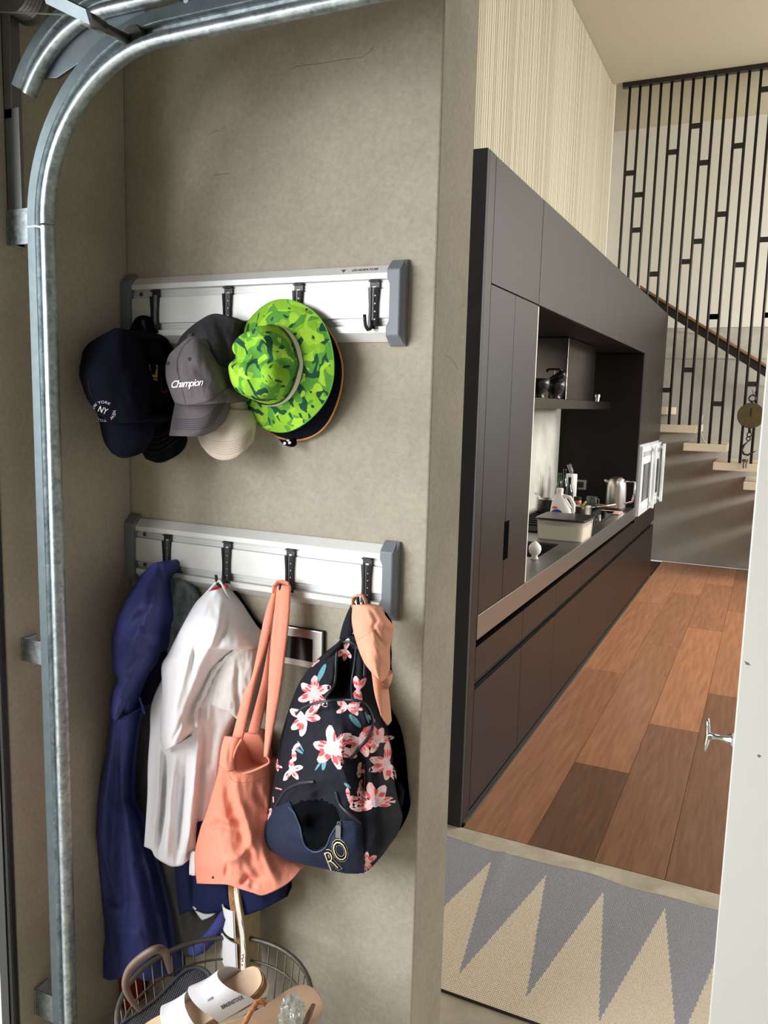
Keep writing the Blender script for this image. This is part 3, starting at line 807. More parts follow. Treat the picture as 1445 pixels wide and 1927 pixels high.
def decal_disc(bv, cx_, cy_, rx_, ry_, ang=0, n=18, off=.0012, rings=3, shape=None):
    """print lying on a surface: returns MB"""
    mb = MB(); vs = []; ca, sa = math.cos(ang), math.sin(ang)
    c = drop(bv, cx_, cy_, off)
    if c is None: return mb
    vs.append(c)
    for r in range(1, rings + 1):
        for k in range(n):
            t = 2 * math.pi * k / n; q = shape(t) if shape else 1
            x = math.cos(t) * rx_ * q * r / rings; y = math.sin(t) * ry_ * q * r / rings
            p = drop(bv, cx_ + x * ca - y * sa, cy_ + x * sa + y * ca, off)
            vs.append(p)
    fs = []
    ok = lambda f: all(vs[i] is not None for i in f)
    for k in range(n):
        fs.append((0, 1 + k, 1 + (k + 1) % n))
        for r in range(rings - 1):
            a_ = 1 + r * n; fs.append((a_ + k, a_ + n + k, a_ + n + (k + 1) % n, a_ + (k + 1) % n))
    fs = [f for f in fs if ok(f)]
    def far(f):
        q = [vs[i] for i in f]; return max((x - y).length for x in q for y in q) < .05
    fs = [f for f in fs if far(f)]
    mb.add([v if v is not None else c for v in vs], fs)
    return mb
def decal_text(bv, txt, cx_, cy_, size, ang=0, shear=0, off=.0012, squash=1.0, offset=0.0, spacing=1.0, arc=None):
    """lettering printed on a surface; cx,cy = centre, size in px"""
    vs, fs = text_mesh(txt, 1.0, shear, offset, spacing)
    ca, sa = math.cos(ang), math.sin(ang); P = []
    for v in vs:
        if arc:   # wrap round a circle of radius arc[0], start angle arc[1]
            t = arc[1] + v.x * size / arc[0]; r = arc[0] + v.y * size
            x, y = r * math.sin(t), -r * math.cos(t) * (arc[2] if len(arc) > 2 else 1)
        else:
            x, y = v.x * size * squash, -v.y * size
        P.append(drop(bv, cx_ + x * ca - y * sa, cy_ + x * sa + y * ca, off))
    mb = MB(); c = next((p for p in P if p is not None), Vector())
    mb.add([p if p is not None else c for p in P], [f for f in fs if all(P[i] is not None for i in f)])
    return mb
mb = decal_disc(bv, 1047, 967, 11, 9); mb.build('label', mat('milkblue', (28, 60, 160), .4), jg, fixn=False) if mb.v else None
mb = decal_text(bv, 'blue', 1047, 968, 8, off=.002); mb.build('label_text', 'milkwhite', jg, fixn=False) if mb.v else None
mb = decal_disc(bv, 1044, 955, 5, 2.2); mb.build('logo', mat('milkred', (206, 60, 60), .4), jg, fixn=False) if mb.v else None
# pots
def pot(name, label, c, r, h, ang, hl, spoon=False):
    t = thing(name, label, 'pot', c, 'steel saucepans')
    MB().lathe([(r * .93, 0), (r, .006), (r, h), (r + .004, h + .003), (r - .003, h + .001), (r - .004, .012), (.01, .010)], 32, c, cap=False).build('pan', 'brushed', t, smooth=True)
    d = Vector((math.cos(ang), math.sin(ang), 0))
    MB().tube([c + d * r + Vector((0, 0, h - .012)), c + d * (r + .04) + Vector((0, 0, h - .002)), c + d * (r + hl) + Vector((0, 0, h + .02))], [.008, .009, .011], 8, flat=.6).build('handle', 'chrome', t, smooth=True)
    if spoon:
        MB().tube([c + Vector((-.03, .02, .03)), c + Vector((.035, -.02, h + .035))], [.006, .008], 8).build('spoon', mat('woodspoon', (196, 150, 98), .6), t, smooth=True)
    return t
z1 = ZT + .047
pot('saucepan', 'steel saucepan with spoon at the front of the hob', Vector((at_y(1092, 975, 5.95).x, 5.95, z1)), .075, .085, math.radians(20), .17, True)
pot('saucepan', 'steel saucepan at the back of the hob, left of the milk jug', Vector((at_y(1028, 965, 6.1).x, 6.1, z1)), .078, .10, math.radians(130), .14)
# kettle
kc = Vector((at_z(1160, 956, ZT).x, 6.93, ZT)); kc.x = at_y(1158, 950, 6.93).x
kt = thing('kettle', 'brushed steel electric kettle by the white ovens', 'kettle', kc)
MB().lathe([(.080, 0), (.082, .012), (.078, .02)], 32, kc).build('base', 'ironblack', kt)
MB().lathe([(.080, .021), (.082, .03), (.081, .12), (.079, .20), (.074, .235), (.062, .262), (.040, .278), (.012, .285), (.002, .286)], 40, kc).build('body', 'brushed', kt, smooth=True)
MB().tube([kc + Vector((.06, -.02, .250)), kc + Vector((.12, -.03, .250)), kc + Vector((.150, -.035, .248)), kc + Vector((.152, -.035, .15)), kc + Vector((.138, -.03, .085)), kc + Vector((.075, -.02, .06))], .008, 10).build('handle', 'chrome', kt, smooth=True)
MB().tube([kc + Vector((-.06, 0, .225)), kc + Vector((-.100, .0, .252))], [.022, .012], 10).build('spout', 'brushed', kt, smooth=True)
# trivet under the kettle, mug, tray, towel roll, bottles, socket, onion, dish
p = at_z(1156, 960, ZT)
MB().box((-1.24, 6.62, ZT), (-1.05, 6.80, ZT + .012)).build('pink_trivet', mat('pinktriv', (212, 168, 160), .5), None, bevel=.005, label='pale pink trivet in front of the kettle', cat='trivet')
mc = Vector((at_y(1107, 950, 6.85).x, 6.98, ZT)); mg = thing('mug', 'grey green mug beside the hob', 'mug', mc)
MB().lathe([(.040, 0), (.044, .005), (.046, .095), (.042, .095), (.040, .012), (.01, .010)], 28, mc, cap=False).build('cup', mat('mugglaze', (92, 104, 98), .3), mg, smooth=True)
MB().tube([mc + Vector((.03, .03, .075)), mc + Vector((.05, .055, .07)), mc + Vector((.05, .055, .03)), mc + Vector((.03, .03, .022))], .005, 8).build('handle', 'mugglaze', mg, smooth=True)
q = Vector((at_y(1124, 945, 7.05).x, 7.06, ZT))
MB().lathe([(.05, 0), (.085, .014), (.088, .018), (.05, .006)], 28, q, cap=False).build('wooden_dish', mat('dishwood', (150, 100, 62), .5), None, smooth=True, label='small wooden dish behind the kettle', cat='dish')
tr = Vector((at_y(1073, 940, 6.95).x, 6.95, ZT)); pt = thing('paper_towel', 'white paper towel roll on a stand in the niche corner', 'paper towel', tr)
MB().lathe([(.07, 0), (.07, .012), (.008, .013)], 24, tr).build('stand', 'ironblack', pt)
MB().lathe([(.045, .014), (.047, .02), (.047, .275), (.045, .281), (.018, .281)], 28, tr).build('roll', mat('paper', (236, 232, 228), .9), pt, smooth=False)
MB().tube([tr + Vector((0, 0, .28)), tr + Vector((-.004, 0, .30)), tr + Vector((-.03, 0, .36))], [.010, .018, .020], 10).build('rod_top', mat('greyplastic', (120, 118, 112), .4), pt, smooth=True)
for i, (px, py, hh, col, lab) in enumerate([(1052, 930, .30, (20, 70, 30), 'dark green bottle with green label beside the paper towel'), (1060, 935, .34, (14, 26, 16), 'tall dark bottle between green bottle and paper towel'), (1070, 938, .28, (16, 18, 16), 'black slim oil bottle in front of the paper towel')]):
    bc = Vector((at_y(px, py, 6.72 - .05 * i).x, 6.72 - .05 * i, ZT)); t = thing('bottle', lab, 'bottle', bc, 'bottles by the hob')
    MB().lathe([(.030, 0), (.033, .006), (.033, hh * .55), (.026, hh * .66), (.013, hh * .75), (.012, hh * .96), (.014, hh * .965), (.014, hh)], 20, bc).build('glass', mat('bglass%d' % i, col, .12, spec=.7), t, smooth=True)
    MB().lathe([(.0338, hh * .12), (.0338, hh * .42)], 20, bc, cap=False).build('label', mat('blabel%d' % i, ((60, 140, 70), (40, 44, 40), (70, 70, 66))[i], .6), t, smooth=True)
soc = thing('power_socket', 'steel power socket on the dark niche end panel', 'socket', (-1.5, 7.2, 1.0))
a = at_y(1083, 902, 7.203); b = at_y(1103, 922, 7.203)
MB().box((a.x, 7.196, b.z), (b.x, 7.204, a.z)).build('plate', 'steel', soc, bevel=.002)
MB().box((a.x + .012, 7.18, b.z + .02), (b.x - .025, 7.195, a.z - .02)).build('plug', 'ironblack', soc, bevel=.003)
MB().tube([(a.x + .03, 7.18, b.z + .03), (a.x + .02, 7.165, b.z - .03), (a.x + .0, 7.15, ZT + .01)], .004, 6).build('flex', 'ironblack', soc, smooth=True)
ob = Vector((at_z(1110, 1003, ZT).x - .03, 5.42, ZT))
MB().lathe([(.004, 0), (.03, .004), (.044, .022), (.046, .036), (.034, .058), (.012, .068), (.002, .078)], 20, ob).build('onion', mat('onion', (214, 132, 72), .45, var=.12, vscale=30, stretch=(1, 1, .1)), None, smooth=True, label='orange onion beside the plastic tub', cat='onion')
wc = Vector((at_z(1001, 1050, ZT).x + .02, 4.40, ZT)); 
MB().lathe([(.020, 0), (.022, .004), (.015, .02), (.030, .035), (.036, .055), (.033, .075), (.018, .092), (.006, .10), (.002, .104)], 22, wc).build('egg_cup', mat('porcelain', (238, 234, 228), .3), None, smooth=True, label='white porcelain egg cup at the edge of the sink', cat='egg cup')
cn = Vector((at_y(1085, 955, 6.6).x, 6.62, ZT + .046)); jr = thing('spice_jar', 'small amber jar with black lid between the saucepans', 'jar', cn)
MB().lathe([(.030, 0), (.033, .005), (.033, .045), (.028, .052)], 20, cn).build('glass', mat('amber', (168, 92, 50), .2), jr, smooth=True)
MB().lathe([(.031, .052), (.031, .075), (.028, .078)], 20, cn).build('lid', 'ironblack', jr)
# on the hood shelf
def bowl(label, c, r):
    t = thing('stone_mortar', label, 'mortar', c, 'black mortars on the hood')
    MB().lathe([(r * .55, 0), (r * .58, .008), (r * .45, .02), (r * .8, .045), (r, .08), (r, .115), (r * .88, .115), (r * .7, .06), (.01, .04)], 28, c, cap=False).build('bowl', mat('blackstone', (30, 32, 36), .25, var=.1, vscale=40), t, smooth=True)
    return t
hz = 1.7685
bowl('black stone mortar half hidden by the tall cupboard', Vector((at_y(1013, 752, 4.85).x, 4.85, hz)), .062)
m2c = Vector((at_y(1044, 752, 5.2).x, 5.2, hz))
bowl('black stone mortar with pestle on the hood shelf', m2c, .06)
pe = MB().tube([m2c + Vector((-.09, 0, .075)), m2c + Vector((-.02, 0, .125)), m2c + Vector((.04, 0, .155)), m2c + Vector((.055, 0, .16))], [.016, .02, .026, .018], 12)
pe.build('pestle', 'blackstone', None, smooth=True, label='black stone pestle lying across the mortar', cat='pestle')
gc = m2c + Vector((-.045, .12, 0)); gr = thing('pepper_grinder', 'wooden stemmed grinder with black crossbar behind the mortars', 'grinder', gc)
MB().lathe([(.03, 0), (.028, .03), (.015, .08), (.008, .1)], 16, gc).build('base', 'ironblack', gr, smooth=True)
MB().tube([gc + Vector((0, 0, .1)), gc + Vector((0, 0, .185))], .007, 10).build('stem', 'woodspoon', gr)
MB().tube([gc + Vector((-.05, 0, .18)), gc + Vector((-.03, 0, .192)), gc + Vector((.03, 0, .192)), gc + Vector((.05, 0, .18))], [.012, .007, .007, .012], 10).build('crossbar', 'ironblack', gr, smooth=True)
sk = Vector((at_y(1124, 752, 6.75).x, 6.75, hz))
MB().lathe([(.014, 0), (.014, .03), (.020, .034), (.020, .055), (.004, .058)], 18, sk).build('salt_shaker', 'brushed', None, smooth=False, label='small steel shaker at the right end of the hood shelf', cat='shaker')

# ------------------------------------------------------------------ wall rails
def rail(name, label, x0, x1, zt, lettering):
    t = thing(name, label, 'hook rail', ((x0 + x1) / 2, YW, zt - .166), 'hook rails')
    prof = [(0, .001), (0, .005), (.019, .024), (.031, .024), (.0325, .011), (.051, .011), (.052, .017), (.114, .017), (.115, .011), (.132, .011), (.1335, .024), (.147, .024), (.166, .005), (.166, .001)]
    segs = [('top_lip', prof[0:5], 'white_alu'), ('top_channel', prof[4:7], 'slot_alu'), ('centre_panel', prof[6:9], 'white_alu'), ('bottom_channel', prof[8:11], 'slot_alu'), ('bottom_lip', prof[10:14], 'white_alu')]
    for nm, pr, m in segs:
        poly = [(d, z) for z, d in pr]
        if poly[0][0] > .001: poly = [(.001, pr[0][0])] + poly
        if poly[-1][0] > .001: poly = poly + [(.001, pr[-1][0])]
        MB().prism(poly, x0, x1, lambda a, b, d: Vector((d, YW - a, zt - b))).build(nm, m, t)
    # groove lines in the channels
    for zz in (.040, .0465, .1205, .127):
        MB().box((x0, YW - .0125, zt - zz - .0006), (x1, YW - .0105, zt - zz + .0006)).build('channel_ridge', 'white_alu', t)
    for side, xa, s in (('l', x0, -1), ('r', x1, 1)):
        xo = xa + s * .030
        st_ = [(.010, .006, .010, .018), (-.012, .0305, .010, .004), (-.030, .0305, .010, 0), (-.044, .0305, .0035, 0), (-.122, .0305, .0035, 0), (-.136, .0305, .010, 0), (-.154, .0305, .010, .004), (-.176, .006, .010, .018)]
        R = []
        for dz, d, ins, ob_ in st_:
            xi = xa - s * ins; z = zt + dz
            R.append([(xi, YW - .001, z), (xi, YW - d, z), (xo - s * .008, YW - d, z), (xo, YW - max(.006, d - .012), z), (xo, YW - .001, z)])
        mb = MB(); n = 5
        vs = [p for r in R for p in r]; fs = []
        for j in range(len(R) - 1):
            for k in range(n): fs.append((j * n + k, j * n + (k + 1) % n, (j + 1) * n + (k + 1) % n, (j + 1) * n + k))
        fs.append(tuple(range(n))); fs.append(tuple((len(R) - 1) * n + k for k in range(n)))
        mb.add(vs, fs).build('end_cap', 'cap_grey', t, bevel=.0025)
    for x in (x0 + .030, x1 - .042):
        for zz in (.0415, .1235):
            MB().lathe([(.0055, 0), (.005, .0025), (.002, .003), (.002, .0015)], 14, (x, YW - .0112, zt - zz), mtx=Matrix.Rotation(math.pi / 2, 3, 'X')).build('screw', 'screw_blue', t)
    if lettering:
        vs, fs = text_mesh('GLADIATOR', .0115, .35, .0002, 1.02)
        xc = at_y(686, 505, YW - .014).x; th = math.atan2(.019, .019)
        nrm = Vector((0, -1, 1)).normalized(); up = Vector((0, .7071, .7071))
        mid = Vector((xc, YW - .0145, zt - .0095)) + nrm * .0006
        mb = MB().add([mid + Vector((v.x, 0, 0)) + up * v.y for v in vs], fs)
        mb.build('lettering', 'print_grey', t, fixn=False)
        mb = MB(); c = mid - Vector((.052, 0, 0))
        for tri in ([(-.008, .003), (.003, .005), (-.0045, -.0005)], [(-.0035, -.0005), (.004, .0045), (.001, -.006)], [(-.0045, .0005), (-.001, -.001), (.0005, -.006)]):
            mb.add([c + Vector((x, 0, 0)) + up * y for x, y in tri], [(0, 1, 2)])
        mb.build('logo', 'print_grey', t, fixn=False)
    return t
rx0, rx1 = -1.516, -.772
zu = at_y(745, 498, YW - .005).z; zl = at_y(737, 1026, YW - .005).z
rail('wall_rail', 'upper white hook rail with grey end caps, hung with caps', rx0, rx1, zu, True)
rail('wall_rail', 'lower white hook rail with grey end caps, hung with clothes and bags', rx0, rx1, zl, False)

def hook(label, x, zt):
    t = thing('hook', label, 'hook', (x, YW - .012, zt - .135), 'black rail hooks')
    yf = YW - .0125
    zc = zt - .033
    MB().box((x - .0125, yf - .004, zc - .018), (x + .0125, yf, zc + .001)).box((x - .0125, yf - .011, zc - .004), (x + .0125, yf - .003, zc - .001)).build('clip', 'hook_black', t, bevel=.001)
    MB().box((x - .004, yf - .0052, zc - .0165), (x + .004, yf - .004, zc - .0135)).build('clip_slot', 'white_alu', t)
    # waisted stem
    G = []; hs = [(0, .0145), (.012, .0135), (.035, .0115), (.055, .0112), (.075, .0125), (.084, .0135)]
    z0 = zc - .0165
    mb = MB(); st_ = []
    for dz, hw in hs:
        z = z0 - dz
        st_.append([(x - hw, yf - .004, z), (x - hw * .85, yf - .013, z), (x - hw * .28, yf - .015, z), (x - hw * .2, yf - .0125, z), (x + hw * .2, yf - .0125, z), (x + hw * .28, yf - .015, z), (x + hw * .85, yf - .013, z), (x + hw, yf - .004, z)])
    vs = [p for r in st_ for p in r]; fs = [tuple(range(8)), tuple(5 * 8 + k for k in range(8))]
    for j in range(5):
        for k in range(8): fs.append((j * 8 + k, j * 8 + (k + 1) % 8, (j + 1) * 8 + (k + 1) % 8, (j + 1) * 8 + k))
    mb.add(vs, fs).build('stem', 'hook_black', t)
    for k in range(4):
        MB().lathe([(.0016, 0), (.0016, .0012)], 8, (x + .0065, yf - .0135, z0 - .018 - k * .017), mtx=Matrix.Rotation(math.pi / 2, 3, 'X')).build('rivet', mat('rivet', (150, 150, 150), .4, .6), t)
    zb = z0 - .084
    MB().box((x - .013, yf - .012, zb - .006), (x + .015, yf, zb)).build('foot', 'hook_black', t, bevel=.001)
    pr = [(0, -.010, .012), (0, -.014, .002), (0, -.022, -.007), (0, -.034, -.009), (0, -.044, -.002), (0, -.049, .010), (0, -.051, .022)]
    MB().tube([Vector((x + a, yf + b, zb + c)) for a, b, c in pr], .0038, 10).build('prong', 'hook_black', t, smooth=True)
    return t
up = ['black hook behind the navy caps on the upper rail', 'black hook above the grey cap on the upper rail', 'black hook above the green bucket hat on the upper rail', 'empty black hook at the right end of the upper rail']
lo = ['black hook holding the navy jacket on the lower rail', 'black hook holding the white jacket on the lower rail', 'black hook holding the coral tote bag on the lower rail', 'black hook holding the backpack and peach cap on the lower rail']
for x, l in zip((-1.435, -1.211, -1.013, -.817), up): hook(l, x, zu)
for x, l in zip((-1.405, -1.214, -1.027, -.819), lo): hook(l, x, zl)

# wall plate
wp = thing('wall_plate', 'brushed steel wall plate with black screen between tote and backpack', 'wall plate', (-1.0, YW, 1.06))
a = Vector((-1.075, 0, 1.069)); b = Vector((-.939, 0, 1.166))
MB().box((a.x, YW - .010, a.z), (b.x, YW - .001, b.z)).build('frame', 'brushed', wp, bevel=.002)
MB().box((a.x + .012, YW - .0115, a.z + .018), (b.x - .027, YW - .0095, b.z - .022)).build('screen', mat('blackglass', (10, 10, 11), .15), wp)
MB().box((b.x - .0005, YW - .0095, a.z), (b.x + .0025, YW - .001, b.z)).box((a.x, YW - .0095, b.z - .0005), (b.x + .0025, YW - .001, b.z + .002)).build('gasket', 'rubber', wp)

# ------------------------------------------------------------------ garage door track
TY = 1.30
def track_path(xv, z0, zc0, rad, xh1, n=22, a0=0.0):
    """vertical at xv from z0 to zc0, quarter bend, then along +X; returns points + inward normals"""
    P = []; Nn = []
    if z0 is not None: P.append((xv, z0)); Nn.append((1, 0))
    for k in range(n + 1):
        t = lerp(a0, math.pi / 2, k / n)
        P.append((xv + rad - rad * math.cos(t), zc0 + rad * math.sin(t))); Nn.append((math.cos(t), -math.sin(t)))
    P.append((xh1, zc0 + rad)); Nn.append((0, -1))
    return P, Nn
TPROF = [(-.036, .026), (-.036, .0235), (-.012, .0235), (-.010, .020), (-.009, .004), (.010, .004), (.012, .012), (.014, .026), (.018, .031), (.025, .033), (.031, .030), (.035, .023), (.0345, .012), (.030, .006),
         (.033, .004), (.0375, .012), (.038, .024), (.033, .034), (.025, .0365), (.016, .034), (.011, .028), (.008, .007), (-.007, .007), (-.008, .022), (-.011, .026)]
def sweep_track(P, Nn, y, scale=.88):
    mb = MB(); n = len(TPROF); vs = []; fs = []
    for (x, z), (nx, nz) in zip(P, Nn):
        for a_, b_ in TPROF:
            vs.append((x + nx * a_ * scale, y - b_ * scale, z + nz * a_ * scale))
    ms = []
    for i in range(len(P) - 1):
        for k in range(n):
            fs.append((i * n + k, i * n + (k + 1) % n, (i + 1) * n + (k + 1) % n, (i + 1) * n + k)); ms.append(1 if k in (24, 0, 1) else 0)
    fs.append(tuple(range(n))); fs.append(tuple((len(P) - 1) * n + k for k in range(n))); ms += [0, 0]
    mb.add(vs, fs); mb.m = ms
    return mb
gt = thing('door_track', 'galvanised steel garage door track curving up the left wall', 'track', (XL + .1, TY, 0))
XV = -1.424
mat('galv_dull', (78, 88, 91), .55, .75, var=.1, vscale=40)
o = sweep_track([(XV, .0), (XV, 2.066)], [(1, 0), (1, 0)], TY).build('vertical_track', ['galv', 'galv_dull'], gt); smooth_angle(o, 50)
P, Nn = track_path(XV, None, 2.070, .336, 1.4)
o = sweep_track(P, Nn, TY).build('curved_track', ['galv', 'galv_dull'], gt); smooth_angle(o, 50)
P2 = [(x, z) for x, z in P]
P, Nn = track_path(XV - .075, None, 2.205, .275, 1.4, a0=.52)
o = sweep_track(P, Nn, TY, .85).build('upper_track', ['galv', 'galv_dull'], gt); smooth_angle(o, 50)
# long angle along the horizontal run with bolts
MB().box((-1.06, TY - .006, 2.418), (1.4, TY + .002, 2.470)).box((-1.06, TY - .05, 2.467), (1.4, TY + .002, 2.470)).build('track_angle', mat('galv_dark', (96, 105, 108), .5, .8, var=.08, vscale=30), gt)
for px, py in ((348, 56), (464, 30)):
    q = at_y(px, py, TY - .026); c = Vector((q.x, TY - .007, 2.440))
    MB().lathe([(.011, 0), (.011, .006), (.006, .010), (.006, .016)], 8, c, mtx=Matrix.Rotation(math.pi / 2, 3, 'X')).build('bolt', 'chrome', gt)
# gusset between the two tracks
mb = MB().prism([(-1.47, 2.37), (-1.38, 2.36), (-1.16, 2.43), (-1.10, 2.50), (-1.30, 2.49), (-1.40, 2.45)], TY - .004, TY + .004, lambda a_, b_, d: Vector((a_, d, b_)))
mb.build('gusset_plate', 'galv_dark', gt, bevel=.001)
# flag bracket and wall brackets
mb = MB().box((XL + .0005, 1.300, 2.04), (XL + .004, 1.345, 2.75)).box((XL + .0005, 1.300, 2.04), (XL + .045, 1.304, 2.32)).box((XL + .0005, 1.300, 2.3), (XL + .025, 1.304, 2.75))
mb.build('flag_bracket', mat('bracket_paint', (122, 122, 122), .45, .6, var=.06, vscale=20), gt, bevel=.0008)
for z, hh in ((2.075, .075), (1.125, .055), (.22, .07)):
    mb = MB().box((XL + .0005, 1.296, z - hh / 2), (XL + .004, 1.340, z + hh / 2)).box((XL + .0005, 1.2975, z - hh / 2), (XV - .008, 1.3005, z + hh / 2))
    mb.build('wall_bracket', 'galv', gt, bevel=.0008)
q = (XV + .0, TY - .008, 1.10)
MB().lathe([(.007, 0), (.006, .004)], 8, q, mtx=Matrix.Rotation(math.pi / 2, 3, 'X')).build('bolt', 'chrome', gt)
for z in (2.12, 2.19): MB().lathe([(.006, 0), (.005, .004)], 8, (XL + .004, 1.322, z), mtx=Matrix.Rotation(math.pi / 2, 3, 'Y')).build('bolt', 'steel', gt)

# ------------------------------------------------------------------ raised garage door (seen edge-on from below)
gd = thing('garage_door', 'raised sectional garage door seen from below at the top', 'garage door', (0, 0, 2.5))
doorm = mat('door_panel', (120, 116, 110), .5, .2, var=.05, vscale=3)
xs = [-1.10, -.49, .12, .74, 1.36]
for a_, b_ in zip(xs, xs[1:]):
    MB().box((a_ + .003, -1.9, 2.478), (b_ - .003, 1.20, 2.515)).build('door_section', doorm, gd, bevel=.004)
    MB().box((a_ + .05, -1.9, 2.440), (a_ + .09, 1.235, 2.475)).build('stiffener', 'galv_dark', gd)
MB().box((-1.14, 1.10, 2.455), (-.98, 1.27, 2.462)).build('top_bracket', 'galv_dark', gd)
for x in (-1.11, -1.04): MB().lathe([(.010, 0), (.010, .010), (.005, .011), (.005, .024)], 6, (x, 1.22, 2.455), mtx=Matrix.Rotation(math.pi, 3, 'X')).build('bolt', 'chrome', gd)
# roller, shaft and arm reaching into the track
ra = Vector((XV + .365 - .365 * math.cos(.95) + .004, TY - .016, 2.070 + .365 * math.sin(.95)))
ra = at_y(243, 76, TY - .02)
MB().tube([at_y(165, 36, TY - .14), ra], .009, 12).build('roller_shaft', mat('shaftsteel', (92, 88, 82), .4, .8), gd, smooth=True)
MB().tube([lerp(at_y(165, 36, TY - .14), ra, -.04), lerp(at_y(165, 36, TY - .14), ra, .32)], .0125, 12).build('shaft_sleeve', mat('sleeve', (110, 104, 96), .35, .8), gd, smooth=True)
MB().lathe([(.006, -.012), (.024, -.012), (.026, -.006), (.026, .006), (.024, .012), (.006, .012)], 24, ra + Vector((.012, .006, 0)), mtx=Matrix.Rotation(math.pi / 2, 3, 'X')).build('roller', mat('rollerblack', (44, 40, 36), .5), gd, smooth=False)
A0 = at_y(82, -8, TY - .16); A1 = at_y(165, 32, TY - .15)
dv = Vector((0, -.005, .011))
mb = MB().add([A0 - dv, A1 - dv, A1 + dv, A0 + dv, A0 - dv + Vector((.006, .004, 0)), A1 - dv + Vector((.006, .004, 0)), A1 + dv + Vector((.006, .004, 0)), A0 + dv + Vector((.006, .004, 0))], [(0, 1, 2, 3), (7, 6, 5, 4), (0, 4, 5, 1), (1, 5, 6, 2), (2, 6, 7, 3), (3, 7, 4, 0)])
mb.build('arm', 'galv_dark', gd)
MB().tube([at_y(0, 22, TY - .05), at_y(150, 29, TY - .14)], .0016, 6).build('lift_cable', mat('cable', (130, 126, 116), .4, .8), gd)
# cable drum at the very top left
dc = at_y(38, -14, TY + .02)
dr = thing('cable_drum', 'grey cable drum at the top left above the track', 'drum', dc)
prof = [(.02, -.03), (.055, -.03), (.055, -.024)]
for k in range(6): prof += [(.046, -.021 + k * .008), (.049, -.017 + k * .008)]
prof += [(.056, .03), (.02, .03)]
MB().lathe(prof, 30, dc, mtx=Matrix.Rotation(math.pi / 2, 3, 'X')).build('spool', mat('drumgrey', (120, 120, 118), .4, .6), dr, smooth=False)
MB().tube([dc + Vector((0, -.06, 0)), dc + Vector((0, .3, 0))], .013, 12).build('axle', 'galv_dark', dr)
# ------------------------------------------------------------------ fabrics
mat('navy_cotton', (19, 21, 33), .92, spec=.08, bump=.25, bscale=340, var=.12, vscale=10)
mat('black_cotton', (13, 13, 19), .92, spec=.08, bump=.25, bscale=340)
mat('washed_grey', (92, 86, 90), .9, spec=.15, bump=.25, bscale=300, var=.16, vscale=9, sheen=.1)
mat('washed_grey_dark', (62, 60, 64), .9, spec=.15, bump=.2, bscale=300, var=.12, vscale=9)
mat('beige_cotton', (196, 182, 166), .9, spec=.15, bump=.2, bscale=320, var=.05, vscale=14)
mat('peach_cotton', (214, 152, 126), .9, spec=.15, bump=.2, bscale=320, var=.05, vscale=14)
mat('jacket_navy', (50, 57, 114), .62, spec=.35, bump=.12, bscale=420, bstretch=(.3, .3, 3), var=.10, vscale=8)
mat('jacket_navy_in', (16, 18, 34), .9, spec=.1)
mat('fleece_grey', (130, 141, 141), .95, spec=.1, bump=.6, bscale=110, var=.28, vscale=16)
mat('charcoal_shell', (60, 60, 58), .75, spec=.25, bump=.15, bscale=90, var=.2, vscale=7)
mat('white_cloth', (238, 236, 240), .8, spec=.2, bump=.08, bscale=300)
mat('sleeve_white_shaded', (212, 205, 200), .85, spec=.15)  # sleeve only: its shade is put into a duller base colour
mat('red_tape', (206, 44, 40), .7)
mat('skirt_navy', (22, 32, 66), .85, spec=.2, bump=.12, bscale=300)
mat('red_cloth', (150, 20, 28), .85)
mat('coral_canvas', (236, 150, 126), .85, spec=.15, bump=.22, bscale=360, var=.05, vscale=12)
mat('pack_black', (15, 17, 28), .8, spec=.25, bump=.2, bscale=420)
mat('pack_navy', (26, 36, 58), .78, spec=.25, bump=.2, bscale=420, var=.08, vscale=12)
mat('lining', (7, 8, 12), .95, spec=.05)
mat('zip', (34, 38, 50), .45, spec=.5)
mat('thread_white', (236, 234, 228), .8)
mat('stitch_dark', (40, 40, 48), .9)

def seam(bv, pts, r, n=30, off=.0, seg=6):
    q = [drop(bv, x, y, off) for x, y in catmull(pts, n)]
    q = [p for p in q if p is not None]
    ok = [q[0]] if q else []
    for p in q[1:]:
        if (p - ok[-1]).length < .05: ok.append(p)
    mb = MB()
    if len(ok) > 2: mb.tube(ok, r, seg)
    return mb

# ------------------------------------------------------------------ caps
# black cap behind the navy one (with yellow and red marks)
t = thing('baseball_cap', 'black cap with yellow and red marks behind the navy cap', 'cap', (-1.40, 1.6, 1.60), 'caps on the upper rail')
mb = patch(MB(), [(240, 628), (256, 598), (276, 594), (292, 606)], [(292, 606), (300, 640), (313, 671), (315, 705), (326, 752), (330, 790)], [(250, 800), (290, 806), (330, 790)], [(240, 628), (244, 700), (250, 800)],
           dome(.09, .13, .03, skew=.35, et=.35), folds=[([(268, 600), (276, 700), (282, 790)], 6, -.006)], rough=.004)
cr2 = mb.build('crown', 'black_cotton', t, smooth=True)
mb = patch(MB(), [(252, 798), (292, 806), (330, 790)], [(330, 790), (349, 823), (346, 842)], [(274, 864), (300, 871), (331, 857), (346, 842)], [(252, 798), (262, 840), (274, 864)],
           lambda u, v: .075 + .05 * math.sin(math.pi * u) + .01 * v, nu=26, nv=20, thin=.006)
br = mb.build('brim', 'black_cotton', t, smooth=True)
bvb = bvh_world([br])
for k in range(4):
    f = .25 + .18 * k
    seam(bvb, [(255 + 8 * f, 802 + 50 * f), (296, 808 + 56 * f), (332 + 10 * f, 792 + 40 * f)], .0006, 24).build('stitch', mat('stitch_blk', (44, 44, 50), .9), br)
bvb = bvh_world([cr2])
